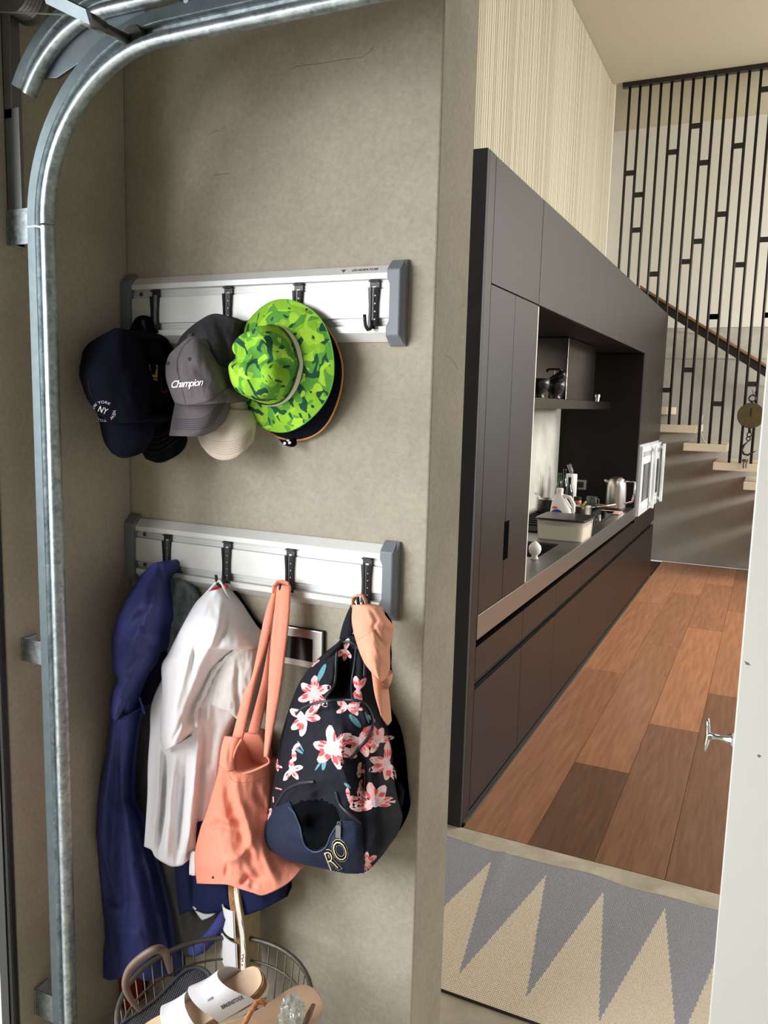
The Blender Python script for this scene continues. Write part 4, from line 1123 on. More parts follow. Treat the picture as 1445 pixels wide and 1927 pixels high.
for pts, m in (([(281, 686), (295, 686), (296, 692), (282, 692)], 'yellow'), ([(282, 693), (296, 693), (295, 712), (285, 709)], 'yellow'), ([(285, 711), (296, 714), (295, 717), (287, 714)], 'yellow'), ([(302, 712), (314, 712), (314, 736), (311, 740), (303, 738)], 'red')):
    P = [drop(bvb, x, y, .0015) for x, y in pts]
    if all(P): MB().add(P, [tuple(range(len(P)))]).build('print', mat('print_' + m, (190, 150, 50) if m == 'yellow' else (150, 24, 30), .7), cr2, fixn=False)

# navy cap with NY print
t = thing('baseball_cap', 'navy cap with white NY print hanging in the corner', 'cap', (-1.45, 1.5, 1.60), 'caps on the upper rail')
crown_n = patch(MB(), [(150, 672), (166, 647), (202, 625), (220, 617), (241, 627), (262, 640)], [(262, 640), (272, 680), (282, 730), (285, 778)], [(184, 780), (208, 793), (232, 797), (262, 790), (285, 778)], [(150, 672), (148, 702), (161, 744), (173, 765), (184, 780)],
                dome(.195, .245, .135, skew=.42, et=.75), nu=44, nv=44, folds=[([(222, 618), (190, 700), (186, 780)], 5, -.003), ([(160, 690), (176, 740)], 7, .004), ([(250, 640), (262, 720)], 8, -.005)], rough=.003)
cn_ = crown_n.build('crown', 'navy_cotton', t, smooth=True)
br = patch(MB(), [(184, 780), (208, 793), (232, 797), (262, 790), (285, 778)], [(285, 778), (286, 820), (268, 851)], [(210, 853), (229, 862), (251, 858), (268, 851)], [(184, 780), (188, 800), (196, 832), (210, 853)],
           lambda u, v: .165 + .045 * math.sin(math.pi * u) + .012 * v, nu=30, nv=22, thin=.006).build('brim', 'navy_cotton', t, smooth=True)
bvn = bvh_world([cn_, br])
decal_text(bvn, 'NY', 194, 772, 16, ang=.38, shear=.1, off=.0015, squash=.8, offset=.01).build('print', 'thread_white', t, fixn=False)
for k, w_ in enumerate(('YORK', 'NEW', 'YORK', 'NEW')):
    mb = decal_text(bvn, w_, 196, 774, 8.5, ang=.2, off=.0015, spacing=1.1, arc=(20, (-.1, 1.75, 3.3, 4.9)[k], .85))
    if mb.f: mb.build('print', 'thread_white', t, fixn=False)
seam(bvn, [(184, 780), (208, 793), (232, 797), (262, 790), (284, 779)], .0012, 30).build('seam', 'black_cotton', t)
seam(bvn, [(166, 716), (168, 735), (174, 748)], .0009, 12).build('stitch', mat('brownthread', (70, 56, 60), .9), t)

# grey cap with white script
# beige cap behind it
t = thing('baseball_cap', 'beige cap whose brim shows below the grey cap', 'cap', (-1.2, 1.62, 1.58), 'caps on the upper rail')
patch(MB(), [(345, 700), (400, 680), (455, 700)], [(455, 700), (466, 740), (472, 780)], [(372, 800), (420, 800), (472, 780)], [(345, 700), (355, 760), (372, 800)], dome(.05, .09, .03), nu=24, nv=24).build('crown', 'beige_cotton', t, smooth=True)
br = patch(MB(), [(366, 792), (420, 770), (474, 772)], [(474, 772), (480, 800), (476, 830)], [(378, 838), (395, 857), (418, 866), (447, 859), (476, 830)], [(366, 792), (371, 818), (378, 838)],
           lambda u, v: .05 + .045 * math.sin(math.pi * u) + .02 * v, nu=30, nv=22, thin=.006).build('brim', 'beige_cotton', t, smooth=True)
bvb = bvh_world([br])
for k in range(6):
    f = k / 6
    seam(bvb, [(372 + 4 * f, 806 + 26 * f), (392 + f, 826 + 24 * f), (420, 832 + 28 * f), (450, 826 + 26 * f), (474, 806 + 16 * f)], .0006, 26).build('stitch', mat('stitch_beige', (168, 154, 138), .9), br)

t = thing('baseball_cap', 'faded grey cap with white script lettering', 'cap', (-1.25, 1.52, 1.62), 'caps on the upper rail')
bk = patch(MB(), [(331, 652), (343, 630), (372, 605), (405, 590), (445, 601), (462, 605)], [(462, 605), (452, 625), (455, 650), (452, 690), (436, 722)], [(345, 690), (395, 718), (436, 722)], [(331, 652), (336, 670), (345, 690)],
           dome(.12, .135, .05, skew=.35, et=.6), nu=40, nv=34, folds=[([(405, 592), (425, 650), (432, 715)], 9, -.010), ([(372, 606), (400, 650)], 8, .006), ([(440, 605), (446, 640)], 6, .006)], rough=.004).build('back_panels', 'washed_grey_dark', t, smooth=True)
cr = patch(MB(), [(311, 690), (318, 668), (336, 650), (360, 633), (384, 645), (402, 668)], [(402, 668), (418, 700), (428, 728)], [(329, 759), (350, 762), (386, 757), (410, 744), (428, 728)], [(311, 690), (312, 712), (320, 738), (329, 759)],
           dome(.150, .205, .125, skew=.4, et=.82), nu=44, nv=40, folds=[([(362, 636), (334, 680), (350, 760)], 3, -.0035), ([(372, 690), (395, 728)], 12, -.006), ([(330, 660), (318, 705)], 8, .004)], rough=.003).build('crown', 'washed_grey', t, smooth=True)
br = patch(MB(), [(329, 759), (350, 762), (386, 757), (410, 744), (432, 724)], [(432, 724), (430, 762), (420, 792), (401, 811)], [(318, 820), (348, 821), (375, 821), (401, 811)], [(329, 759), (324, 785), (318, 820)],
           lambda u, v: .13 + .045 * math.sin(math.pi * u) * (1 - .2 * v) + .02 * v - .03 * u, nu=34, nv=24, thin=.006).build('brim', 'washed_grey', t, smooth=True)
bvg = bvh_world([cr, br, bk])
decal_text(bvg, 'Champion', 351, 722, 19, ang=-.07, shear=.45, off=.0015, squash=.86, offset=.012, spacing=.86).build('lettering', 'thread_white', t, fixn=False)
for pts in ([(361, 635), (340, 660), (333, 690), (342, 730), (350, 760)], [(361, 635), (388, 658), (410, 700), (424, 728)], [(364, 634), (391, 655), (414, 698), (428, 722)], [(329, 758), (350, 762), (386, 757), (410, 744), (431, 726)]):
    seam(bvg, pts, .0009, 34).build('seam', mat('seam_grey', (66, 62, 68), .9), t)
for k in range(6):
    f = k / 5
    seam(bvg, [(323 - 3 * f, 788 + 18 * f), (350, 789 + 19 * f), (376, 788 + 19 * f), (398 + 2 * f, 776 + 20 * f), (414 + 6 * f, 752 + 14 * f), (420 + 8 * f, 738 + 6 * f)], .0006, 34).build('stitch', 'stitch_dark', br)
for x, y in ((357, 676), (317, 684), (406, 650), (412, 604)):
    mb = decal_disc(bvg, x, y, 3, 3.6, n=12, rings=1, off=.001)
    if mb.f: mb.build('eyelet', 'stitch_dark', t, fixn=False)
p_ = drop(bvg, 359, 633, .0)
if p_: MB().lathe([(.008, -.002), (.0085, .002), (.005, .005), (.001, .006)], 14, p_, mtx=Matrix.Rotation(math.radians(60), 3, 'X')).build('button', 'washed_grey', t, smooth=True)

# bucket hats: real revolved crown + flared brim, crown axis pointing away from the wall
def hat_matrix(c, tilt_x, tilt_z, roll=0):
    return Matrix.Translation(c) @ Matrix.Rotation(tilt_z, 4, 'Z') @ Matrix.Rotation(math.pi / 2 + tilt_x, 4, 'X') @ Matrix.Rotation(roll, 4, 'Z')
def hat_surface(prof, seg, warp):
    G = []
    for (r, z) in prof:
        row = []
        for k in range(seg):
            a = 2 * math.pi * k / seg
            row.append(warp(Vector((r * math.cos(a), r * math.sin(a), z)), a, r, z))
        G.append(row)
    return G
def hat_warp(seed, dent=1.0):
    def f(p, a, r, z):
        s = sstep(.02, .10, z)
        n1 = noise.noise(Vector((p.x * 14 + seed, p.y * 14, p.z * 10)))
        n2 = noise.noise(Vector((p.x * 32 + seed, p.y * 32 + 4, p.z * 22)))
        q = p.copy()
        q.x *= 1 - .10 * s; 
        q.x += s * (.012 * n1 + .006 * n2) * dent; q.y += s * (.014 * noise.noise(Vector((p.y * 16 + seed, p.x * 12, 2))) ) * dent
        q.z += s * (.016 * n1 + .008 * n2) * dent
        if z < .03:   # brim waves
            w_ = sstep(.10, .155, r)
            q.z += w_ * (.005 * math.cos(2 * a + .6 + seed) + .003 * math.sin(5 * a + seed))
            k = 1 + w_ * (.018 * math.cos(3 * a + seed))
            q.x *= k; q.y *= k
        # creases across the crown
        q.z -= .020 * s * math.exp(-((p.y - .012 + .3 * p.x) / .014) ** 2) * dent
        q.z -= .012 * s * math.exp(-((p.x + .03 - .5 * p.y) / .010) ** 2) * dent
        return q
    return f
hc = at_y(530, 691, YW - .045)
# navy hat underneath
M2 = hat_matrix(hc + Vector((.006, .020, -.015)), math.radians(3), math.radians(-8))
t = thing('bucket_hat', 'navy hat with orange edge piping under the green bucket hat', 'hat', mtx=M2, group='bucket hats on the upper rail')
prof = [(.153, -.006), (.14, .000), (.125, .006), (.105, .010), (.092, .013), (.086, .022), (.080, .045), (.06, .062), (.02, .066), (.001, .067)]
G = hat_surface(prof, 64, hat_warp(4.0, .2)); mb = MB().grid(G, closed_u=True)
G2 = [[p + Vector((0, 0, -.003)) for p in r] for r in G[:5]]; mb.grid(G2, closed_u=True)
nh = mb.build('crown_and_brim', 'navy_cotton', t, smooth=True, local=True)
MB().tube(G[0], .0022, 8, closed=True).build('piping', mat('orange_piping', (206, 142, 74), .7), t, local=True, smooth=True)
# tie with polka dots
tm = MB()
patch(tm, [(524, 826), (540, 828), (556, 824)], [(556, 824), (557, 836), (552, 841)], [(536, 838), (545, 841), (552, 841)], [(524, 826), (530, 833), (536, 838)], lambda u, v: .03 + .012 * math.sin(math.pi * u), nu=12, nv=10, thin=.003)
tie = tm.build('tie', 'black_cotton', t, smooth=True)
bvt = bvh_world([tie])
for x, y in ((536, 834), (545, 833), (542, 828)):
    mb = decal_disc(bvt, x, y, 2.6, 2.6, n=10, rings=1, off=.0008)
    if mb.f: mb.build('dot', 'thread_white', tie, fixn=False)
# green hat
M1 = hat_matrix(hc, math.radians(-2), math.radians(-9), .2)
t = thing('bucket_hat', 'bright green leaf print bucket hat with white band', 'hat', mtx=M1, group='bucket hats on the upper rail')
prof = [(.152, .000), (.146, .004), (.136, .010), (.124, .016), (.112, .021), (.101, .025), (.094, .028), (.091, .033), (.089, .045), (.087, .06), (.084, .075), (.081, .09), (.077, .102), (.069, .112), (.055, .118), (.04, .121), (.025, .122), (.012, .1225), (.001, .123)]
wf = hat_warp(1.3, 1.0)
G = hat_surface(prof, 84, wf)
mb = MB().grid(G, closed_u=True); mb.grid([[p + Vector((0, 0, -.0035)) for p in r] for r in G[:7]], closed_u=True)
mb.build('crown_and_brim', 'hatprint', t, smooth=True, local=True)
for nm, z0, z1, m, e in (('band', .034, .046, mat('band_white', (226, 222, 206), .85), .0022), ('band_edge', .0295, .034, mat('band_green', (58, 84, 56), .85), .0018), ('band_edge', .046, .0505, 'band_green', .0018)):
    rr = lambda z: .0905 if z < .04 else .0893
    B_ = []
    for z in (z0, (z0 + z1) / 2, z1):
        B_.append([wf(Vector(((rr(z) + e) * math.cos(2 * math.pi * k / 84), (rr(z) + e) * math.sin(2 * math.pi * k / 84), z)), 2 * math.pi * k / 84, rr(z), z) for k in range(84)])
    MB().grid(B_, closed_u=True).build(nm, m, t, smooth=True, local=True)
MB().tube([p + Vector((0, 0, -.001)) for p in G[0]], .0016, 6, closed=True).build('brim_edge', mat('brim_edge', (96, 170, 60), .85), t, local=True, smooth=True)

# ------------------------------------------------------------------ clothes on the lower rail
# red garment hidden at the back
t = thing('red_garment', 'dark red cloth peeking out behind the navy jacket', 'clothing', (-1.45, 1.6, .2))
patch(MB(), [(206, 1600), (225, 1598), (240, 1600)], [(240, 1600), (246, 1700), (252, 1905)], [(228, 1893), (240, 1908), (252, 1905)], [(206, 1600), (190, 1725), (190, 1772), (222, 1840), (228, 1893)], dome(.085, .09, .05), nu=20, nv=40, rough=.004).build('cloth', 'red_cloth', t, smooth=True)
# charcoal jacket with grey fleece hood (second layer)
t = thing('charcoal_jacket', 'charcoal jacket with grey fleece hood between navy and white jackets', 'jacket', (-1.3, 1.6, .35), 'jackets on the lower rail')
patch(MB(), [(300, 1092), (325, 1088), (348, 1098), (378, 1130)], [(378, 1130), (382, 1180), (370, 1240)], [(296, 1250), (335, 1255), (370, 1240)], [(300, 1092), (296, 1170), (296, 1250)], dome(.05, .075, .02, et=.5), nu=30, nv=34, rough=.008, rscale=22,
      folds=[([(345, 1105), (330, 1170), (320, 1240)], 9, -.010)]).build('hood', 'fleece_grey', t, smooth=True)
patch(MB(), [(296, 1200), (340, 1180), (380, 1190)], [(380, 1190), (410, 1400), (420, 1600), (437, 1722)], [(338, 1796), (352, 1800), (372, 1798), (400, 1770), (437, 1722)], [(296, 1200), (262, 1340), (252, 1440), (265, 1560), (300, 1660), (330, 1770), (338, 1796)],
      dome(.040, .052, .018, skew=.4, et=.8), nu=44, nv=80, rough=.008, rscale=14, folds=[([(310, 1620), (330, 1700), (352, 1790)], 9, .010), ([(270, 1340), (262, 1420), (275, 1500)], 10, .008), ([(256, 1440), (272, 1456)], 5, -.008), ([(380, 1650), (372, 1760)], 10, -.008)]).build('body', 'charcoal_shell', t, smooth=True)
cuffp = [at_y(x, y, YW - .115) for x, y in ((362, 1790), (378, 1782), (398, 1762), (412, 1742), (422, 1722))]
MB().tube(cuffp, [.014, .017, .017, .016, .013], 12).build('cuff', mat('cuff_blue', (50, 58, 120), .9, bump=.4, bscale=160), t, smooth=True)
# navy pleated skirt / dark garment below the white jacket
t = thing('navy_skirt', 'dark navy garment hanging below the white jacket and tote', 'clothing', (-1.15, 1.6, .55))
patch(MB(), [(330, 1560), (420, 1540), (530, 1560)], [(530, 1560), (538, 1630), (541, 1687)], [(337, 1722), (352, 1716), (368, 1714), (390, 1720), (436, 1713), (445, 1726), (492, 1712), (541, 1687)], [(330, 1560), (329, 1640), (337, 1722)],
      dome(.085, .105, .03, pu=.4), nu=60, nv=34, folds=[([(362, 1600), (366, 1715)], 6, -.012), ([(430, 1650), (440, 1722)], 5, -.012), ([(400, 1640), (404, 1716)], 14, .008), ([(345, 1600), (347, 1716)], 8, .008), ([(480, 1640), (490, 1712)], 16, .006)], rough=.003).build('cloth', 'skirt_navy', t, smooth=True)
patch(MB(), [(362, 1706), (384, 1716), (406, 1716)], [(406, 1716), (402, 1722), (394, 1726)], [(380, 1732), (388, 1729), (394, 1726)], [(362, 1706), (372, 1722), (380, 1732)], lambda u, v: .095, nu=10, nv=10, thin=.003).build('lining', mat('pale_lining', (196, 200, 196), .8), t, smooth=True)
patch(MB(), [(357, 1606), (362, 1602), (368, 1604)], [(368, 1604), (367, 1630), (367, 1648)], [(356, 1646), (362, 1648), (367, 1648)], [(357, 1606), (356, 1630), (356, 1646)], lambda u, v: .118, nu=8, nv=10, thin=.003).build('care_label', 'white_cloth', t, smooth=True)

# navy jacket
t = thing('navy_jacket', 'long navy jacket with hood hanging at the left end of the lower rail', 'jacket', (-1.42, 1.55, .25), 'jackets on the lower rail')
patch(MB(), [(222, 1285), (255, 1268), (290, 1270)], [(290, 1270), (268, 1335), (254, 1428), (250, 1500), (256, 1515), (272, 1545), (297, 1620), (318, 1705), (332, 1793), (336, 1838)], [(190, 1838), (209, 1845), (245, 1836), (275, 1846), (305, 1838), (336, 1838)],
      [(222, 1285), (210, 1305), (207, 1350), (203, 1391), (198, 1428), (190, 1459), (180, 1506), (170, 1575), (170, 1606), (187, 1693), (198, 1761), (190, 1793), (190, 1838)],
      lambda u, v: lerp(.135, .05, u) + .055 * math.sin(math.pi * min(1, u * 1.05)) ** .8, nu=56, nv=110, rough=.006, rscale=9, seed=3,
      folds=[([(215, 1360), (196, 1480), (190, 1600)], 12, .016), ([(225, 1350), (216, 1480), (212, 1590), (206, 1690)], 13, -.020), ([(244, 1340), (236, 1480), (248, 1600)], 12, .020), ([(206, 1690), (222, 1702), (240, 1690)], 7, -.010),
             ([(262, 1340), (246, 1420), (240, 1500)], 5, -.010), ([(250, 1620), (268, 1720), (284, 1830)], 20, .014), ([(210, 1730), (222, 1800), (226, 1842)], 8, -.010), ([(290, 1680), (306, 1830)], 10, -.010), ([(178, 1560), (192, 1580)], 8, .006), ([(232, 1345), (226, 1420), (230, 1500)], 4, .007), ([(204, 1400), (198, 1460), (186, 1510)], 4, -.007), ([(252, 1400), (244, 1470)], 4, -.007), ([(196, 1600), (206, 1650), (222, 1700)], 4, .007), ([(232, 1600), (240, 1680), (236, 1760)], 4, -.006), ([(260, 1560), (282, 1640), (296, 1720)], 5, .008), ([(200, 1760), (236, 1752), (262, 1760)], 4, .005), ([(300, 1720), (318, 1800)], 4, .007), ([(222, 1600), (226, 1700)], 14, -.014)]).build('body', 'jacket_navy', t, smooth=True)
patch(MB(), [(262, 1085), (291, 1059), (310, 1064), (317, 1086)], [(317, 1086), (317, 1147), (307, 1185), (304, 1215), (290, 1250), (278, 1266), (247, 1314), (231, 1352)], [(208, 1345), (216, 1356), (231, 1352)],
      [(262, 1085), (232, 1137), (212, 1190), (210, 1222), (212, 1263), (220, 1278), (210, 1304), (208, 1345)],
      lambda u, v: lerp(.130, .095, u) * lerp(.40, 1, sstep(0, .3, v)) + .085 * math.sin(math.pi * u) ** .8 * lerp(.5, 1, sstep(0, .35, v)), nu=44, nv=80, rough=.007, rscale=10, seed=8,
      folds=[([(300, 1064), (312, 1120), (306, 1180)], 5, -.012), ([(290, 1062), (262, 1130), (232, 1180)], 12, .010), ([(232, 1196), (262, 1160), (300, 1150)], 10, -.010), ([(222, 1250), (262, 1190), (300, 1205)], 12, .012), ([(214, 1266), (240, 1262), (262, 1232)], 7, -.009), ([(228, 1340), (246, 1300), (270, 1262)], 8, .008), ([(214, 1300), (232, 1290)], 6, .006), ([(280, 1080), (262, 1120), (240, 1150)], 3.5, -.006), ([(300, 1090), (290, 1140), (270, 1170)], 4, .007), ([(232, 1170), (222, 1210), (226, 1240)], 4, .006), ([(262, 1200), (280, 1215), (300, 1212)], 3.5, -.006), ([(226, 1215), (250, 1225), (276, 1240)], 3.5, .006), ([(220, 1320), (234, 1310), (250, 1290)], 3.5, -.006)]).build('hood', 'jacket_navy', t, smooth=True)
patch(MB(), [(270, 1255), (290, 1246), (304, 1218)], [(304, 1218), (304, 1260), (292, 1310)], [(242, 1325), (266, 1330), (292, 1310)], [(270, 1255), (256, 1295), (242, 1325)], lambda u, v: .085, nu=14, nv=14, back=.03).build('hood_lining', 'jacket_navy_in', t, smooth=True)
MB().tube([at_y(x, y, YW - .118) for x, y in ((262, 1312), (268, 1330), (272, 1344))], .003, 8).build('zip_end', mat('blue_zip', (30, 60, 120), .5), t)
# white jacket
t = thing('white_jacket', 'white hooded jacket hanging from a loop beside the navy jacket', 'jacket', (-1.22, 1.57, .72), 'jackets on the lower rail')
patch(MB(), [(318, 1250), (360, 1230), (420, 1220), (470, 1222)], [(470, 1222), (462, 1300), (440, 1345), (415, 1400), (405, 1500), (392, 1560), (381, 1604)], [(271, 1593), (285, 1600), (292, 1613), (312, 1626), (326, 1631), (346, 1626), (352, 1606), (366, 1603), (381, 1604)],
      [(318, 1250), (286, 1321), (282, 1379), (278, 1440), (277, 1500), (271, 1593)],
      lambda u, v: lerp(.085, .06, u ** 1.3) + .03 * math.sin(math.pi * u) ** .8 + .055 * sstep(.35, 1, v) * (1 - u * .6), nu=64, nv=84, rough=.005, rscale=10, seed=12,
      folds=[([(300, 1400), (298, 1500), (284, 1600)], 7, .018), ([(312, 1420), (306, 1520), (298, 1612)], 5, -.018), ([(330, 1420), (322, 1500), (312, 1622)], 7, .016), ([(352, 1420), (342, 1520), (332, 1628)], 6, -.018), ([(374, 1400), (362, 1500), (356, 1600)], 9, .016), ([(386, 1330), (378, 1480), (370, 1600)], 5, -.016),
             ([(290, 1330), (284, 1420)], 7, .008), ([(430, 1260), (424, 1330)], 8, -.010), ([(404, 1330), (396, 1440)], 9, -.014)]).build('body', 'white_cloth', t, smooth=True)
patch(MB(), [(392, 1113), (405, 1110), (422, 1107)], [(422, 1107), (441, 1137), (460, 1185), (482, 1217), (470, 1226), (454, 1219), (424, 1241), (404, 1265), (380, 1314), (370, 1345), (371, 1368), (352, 1397)], [(311, 1414), (330, 1402), (352, 1397)],
      [(392, 1113), (368, 1134), (339, 1185), (317, 1229), (304, 1253), (305, 1302), (301, 1386), (311, 1414)],
      lambda u, v: lerp(.125, .075, u) * lerp(.5, 1, sstep(0, .3, v)) + .065 * math.sin(math.pi * u) ** .8 * lerp(.5, 1, sstep(0, .3, v)), nu=52, nv=84, rough=.004, rscale=9, seed=21,
      folds=[([(404, 1115), (372, 1180), (352, 1250), (330, 1330)], 6, .008), ([(398, 1130), (366, 1200), (362, 1260)], 5, -.008), ([(420, 1110), (410, 1180), (380, 1250), (350, 1330), (332, 1390)], 8, .010), ([(430, 1140), (420, 1190), (400, 1235)], 7, -.007), ([(345, 1220), (330, 1280), (318, 1360)], 8, -.007), ([(316, 1260), (310, 1340)], 8, .006), ([(344, 1350), (336, 1372), (318, 1408)], 4, -.008), ([(372, 1300), (356, 1340), (350, 1390)], 6, -.008)]).build('hood', 'white_cloth', t, smooth=True)
# gathered hood hem
hem = [(371, 1368), (369, 1340), (382, 1312), (404, 1264), (424, 1241), (440, 1228), (454, 1219)]
MB().tube([at_y(x + random.uniform(-.6, .6), y, YW - .118 + .022 * (k / 29)) for k, (x, y) in enumerate(catmull(hem, 30))], [.006 + .0016 * math.sin(k * 1.9) for k in range(30)], 8).build('hood_hem', 'white_cloth', t, smooth=True)
patch(MB(), [(432, 1232), (452, 1222), (476, 1222)], [(476, 1222), (474, 1270), (462, 1330), (458, 1366)], [(398, 1326), (412, 1334), (428, 1340), (444, 1352), (458, 1366)], [(432, 1232), (412, 1268), (398, 1326)], lambda u, v: lerp(.105, .088, u) + .012 * math.sin(math.pi * u), nu=26, nv=30, rough=.006, rscale=14, seed=2,
      folds=[([(448, 1240), (446, 1290), (450, 1340)], 5, -.010)]).build('sleeve', 'sleeve_white_shaded', t, smooth=True)
hp = at_y(415, 1096, YW - .05)
for q in ([(372, 1132), (392, 1112), (404, 1098), (413, 1092)], [(413, 1092), (418, 1100), (424, 1113), (432, 1128)]):
    MB().tube([at_y(x, y, YW - .060) for x, y in q], .0028, 8).build('hanging_loop', 'white_cloth', t, smooth=True)
patch(MB(), [(397, 1108), (408, 1103), (422, 1099)], [(422, 1099), (426, 1103), (428, 1107)], [(397, 1112), (412, 1110), (428, 1107)], [(397, 1108), (397, 1110), (397, 1112)], lambda u, v: .045, nu=10, nv=6, thin=.004).build('neck_tape', 'red_tape', t, smooth=True)

# ------------------------------------------------------------------ coral tote
t = thing('tote_bag', 'coral canvas tote bag hanging by its long straps', 'bag', (-1.05, 1.56, .62))
patch(MB(), [(430, 1388), (455, 1383), (486, 1381), (503, 1418)], [(503, 1418), (504, 1440), (503, 1470)], [(430, 1480), (470, 1485), (503, 1470)], [(430, 1388), (428, 1430), (430, 1480)], lambda u, v: .075 - .02 * u, nu=20, nv=20, back=.03).build('back_panel', 'coral_canvas', t, smooth=True)
tb = patch(MB(), [(421, 1400), (432, 1424), (440, 1446), (452, 1455), (470, 1453), (491, 1444), (509, 1432)], [(509, 1432), (511, 1480), (511, 1530), (512, 1570), (540, 1612), (571, 1632)],
      [(370, 1663), (400, 1664), (427, 1665), (449, 1672), (475, 1680), (494, 1685), (520, 1675), (546, 1659), (571, 1632)], [(421, 1400), (414, 1431), (407, 1466), (388, 1530), (377, 1559), (366, 1611), (370, 1663)],
      lambda u, v: lerp(.130, .06, u) + lerp(.035, .075, sstep(.2, .8, v)) * math.sin(math.pi * u) ** .7, nu=90, nv=100, rough=.004, rscale=9, seed=31,
      folds=[([(440, 1450), (446, 1500), (462, 1540), (474, 1590), (484, 1640)], 10, .010), ([(432, 1440), (430, 1490), (440, 1530), (456, 1570), (470, 1620)], 11, -.010), ([(400, 1530), (430, 1545), (452, 1540)], 9, .008), ([(384, 1560), (412, 1552), (440, 1560)], 7, -.008), ([(480, 1480), (496, 1520), (486, 1570)], 9, -.007), ([(486, 1570), (500, 1620), (520, 1660)], 9, .009), ([(470, 1600), (486, 1650), (470, 1675)], 9, -.008), ([(428, 1620), (452, 1612), (470, 1590)], 8, .010), ([(425, 1655), (428, 1625)], 5, -.010), ([(452, 1668), (466, 1650), (480, 1655)], 5, -.010), ([(380, 1610), (392, 1640)], 9, .006)]).build('body', 'coral_canvas', t, smooth=True)
patch(MB(), [(422, 1386), (438, 1388), (455, 1390)], [(455, 1390), (446, 1408), (440, 1430), (441, 1450)], [(412, 1440), (426, 1452), (441, 1450)], [(422, 1386), (416, 1408), (412, 1440)], lambda u, v: .139 + .012 * math.sin(math.pi * u), nu=16, nv=18, thin=.006, folds=[([(434, 1388), (430, 1440)], 4, -.004)]).build('turned_hem', 'coral_canvas', t, smooth=True)
rim = [(455, 1391), (446, 1406), (439, 1428), (441, 1447), (450, 1455), (469, 1453), (491, 1444), (507, 1434), (501, 1421)]
MB().tube([at_y(x, y, YW - lerp(.152, .10, k / 29)) for k, (x, y) in enumerate(catmull(rim, 30))], .0028, 8).build('rim_hem', 'coral_canvas', t, smooth=True)
bvt = bvh_world([tb])
seam(bvt, [(428, 1450), (440, 1470), (470, 1472), (509, 1460)], .0008, 24).build('stitch', mat('coral_stitch', (214, 128, 102), .9), t)
mb = decal_disc(bvt, 401, 1651, 2.2, 2.6, n=8, rings=1, off=.001)
if mb.f: mb.build('stain', mat('tote_stain', (70, 36, 30), .8), t, fixn=False)
def strap(lp, rp, d0, d1, mid=.0, n=40, m='coral_canvas', nm='strap', par=None, fl=()):
    k = len(lp)
    patch_ = patch(MB(), [lp[0], ((lp[0][0] + rp[0][0]) / 2, (lp[0][1] + rp[0][1]) / 2 - 1), rp[0]], rp, [lp[-1], ((lp[-1][0] + rp[-1][0]) / 2, (lp[-1][1] + rp[-1][1]) / 2 + 1), rp[-1]], lp,
                   lambda u, v: lerp(d0, d1, v) + mid * math.sin(math.pi * v) + .004 * math.sin(math.pi * u), nu=10, nv=n, thin=.0045, folds=fl)
    return patch_.build(nm, m, par or t, smooth=True)
strap([(515, 1106), (500, 1150), (489, 1200), (474, 1272), (457, 1310), (437, 1386)], [(522, 1106), (512, 1160), (500, 1215), (482, 1276), (472, 1316), (456, 1388)], .058, .146)
strap([(521, 1110), (514, 1170), (504, 1220), (490, 1290), (466, 1380)], [(531, 1112), (526, 1180), (514, 1240), (503, 1300), (486, 1382)], .050, .09)
strap([(521, 1103), (515, 1160), (509, 1210), (504, 1300), (501, 1340), (496, 1424)], [(546, 1103), (543, 1160), (537, 1215), (526, 1300), (519, 1340), (505, 1424)], .060, .125, fl=[([(528, 1110), (520, 1220)], 4, -.003)])
MB().tube([at_y(x, y, YW - d) for x, y, d in ((516, 1116, .060), (517, 1103, .058), (523, 1097, .052), (532, 1096, .046), (541, 1099, .046), (545, 1110, .052))], .009, 10, flat=.5).build('strap_top', 'coral_canvas', t, smooth=True)

# ------------------------------------------------------------------ backpack
t = thing('backpack', 'navy floral backpack with open zips hanging at the right of the lower rail', 'backpack', (-.88, 1.55, .7))
def z7(x, y): return (470 + x / 3.441, 1100 + y / 3.441)
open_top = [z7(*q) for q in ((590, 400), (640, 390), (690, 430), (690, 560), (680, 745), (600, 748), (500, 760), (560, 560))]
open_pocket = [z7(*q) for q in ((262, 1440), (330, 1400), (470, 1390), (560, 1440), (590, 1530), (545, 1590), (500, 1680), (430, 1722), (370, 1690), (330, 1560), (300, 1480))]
flap_shadow = [z7(*q) for q in ((300, 1290), (420, 1270), (540, 1330), (600, 1440), (560, 1520), (470, 1395), (320, 1400), (250, 1440))]
def pdepth(u, v):
    b = math.sin(math.pi * min(1, max(0, u))) ** .6
    base = lerp(.075, .03, u)
    full = lerp(.075, .215, sstep(.02, .62, v))
    full *= lerp(1, .72, sstep(.86, 1, v))
    return lerp(base, full, b)
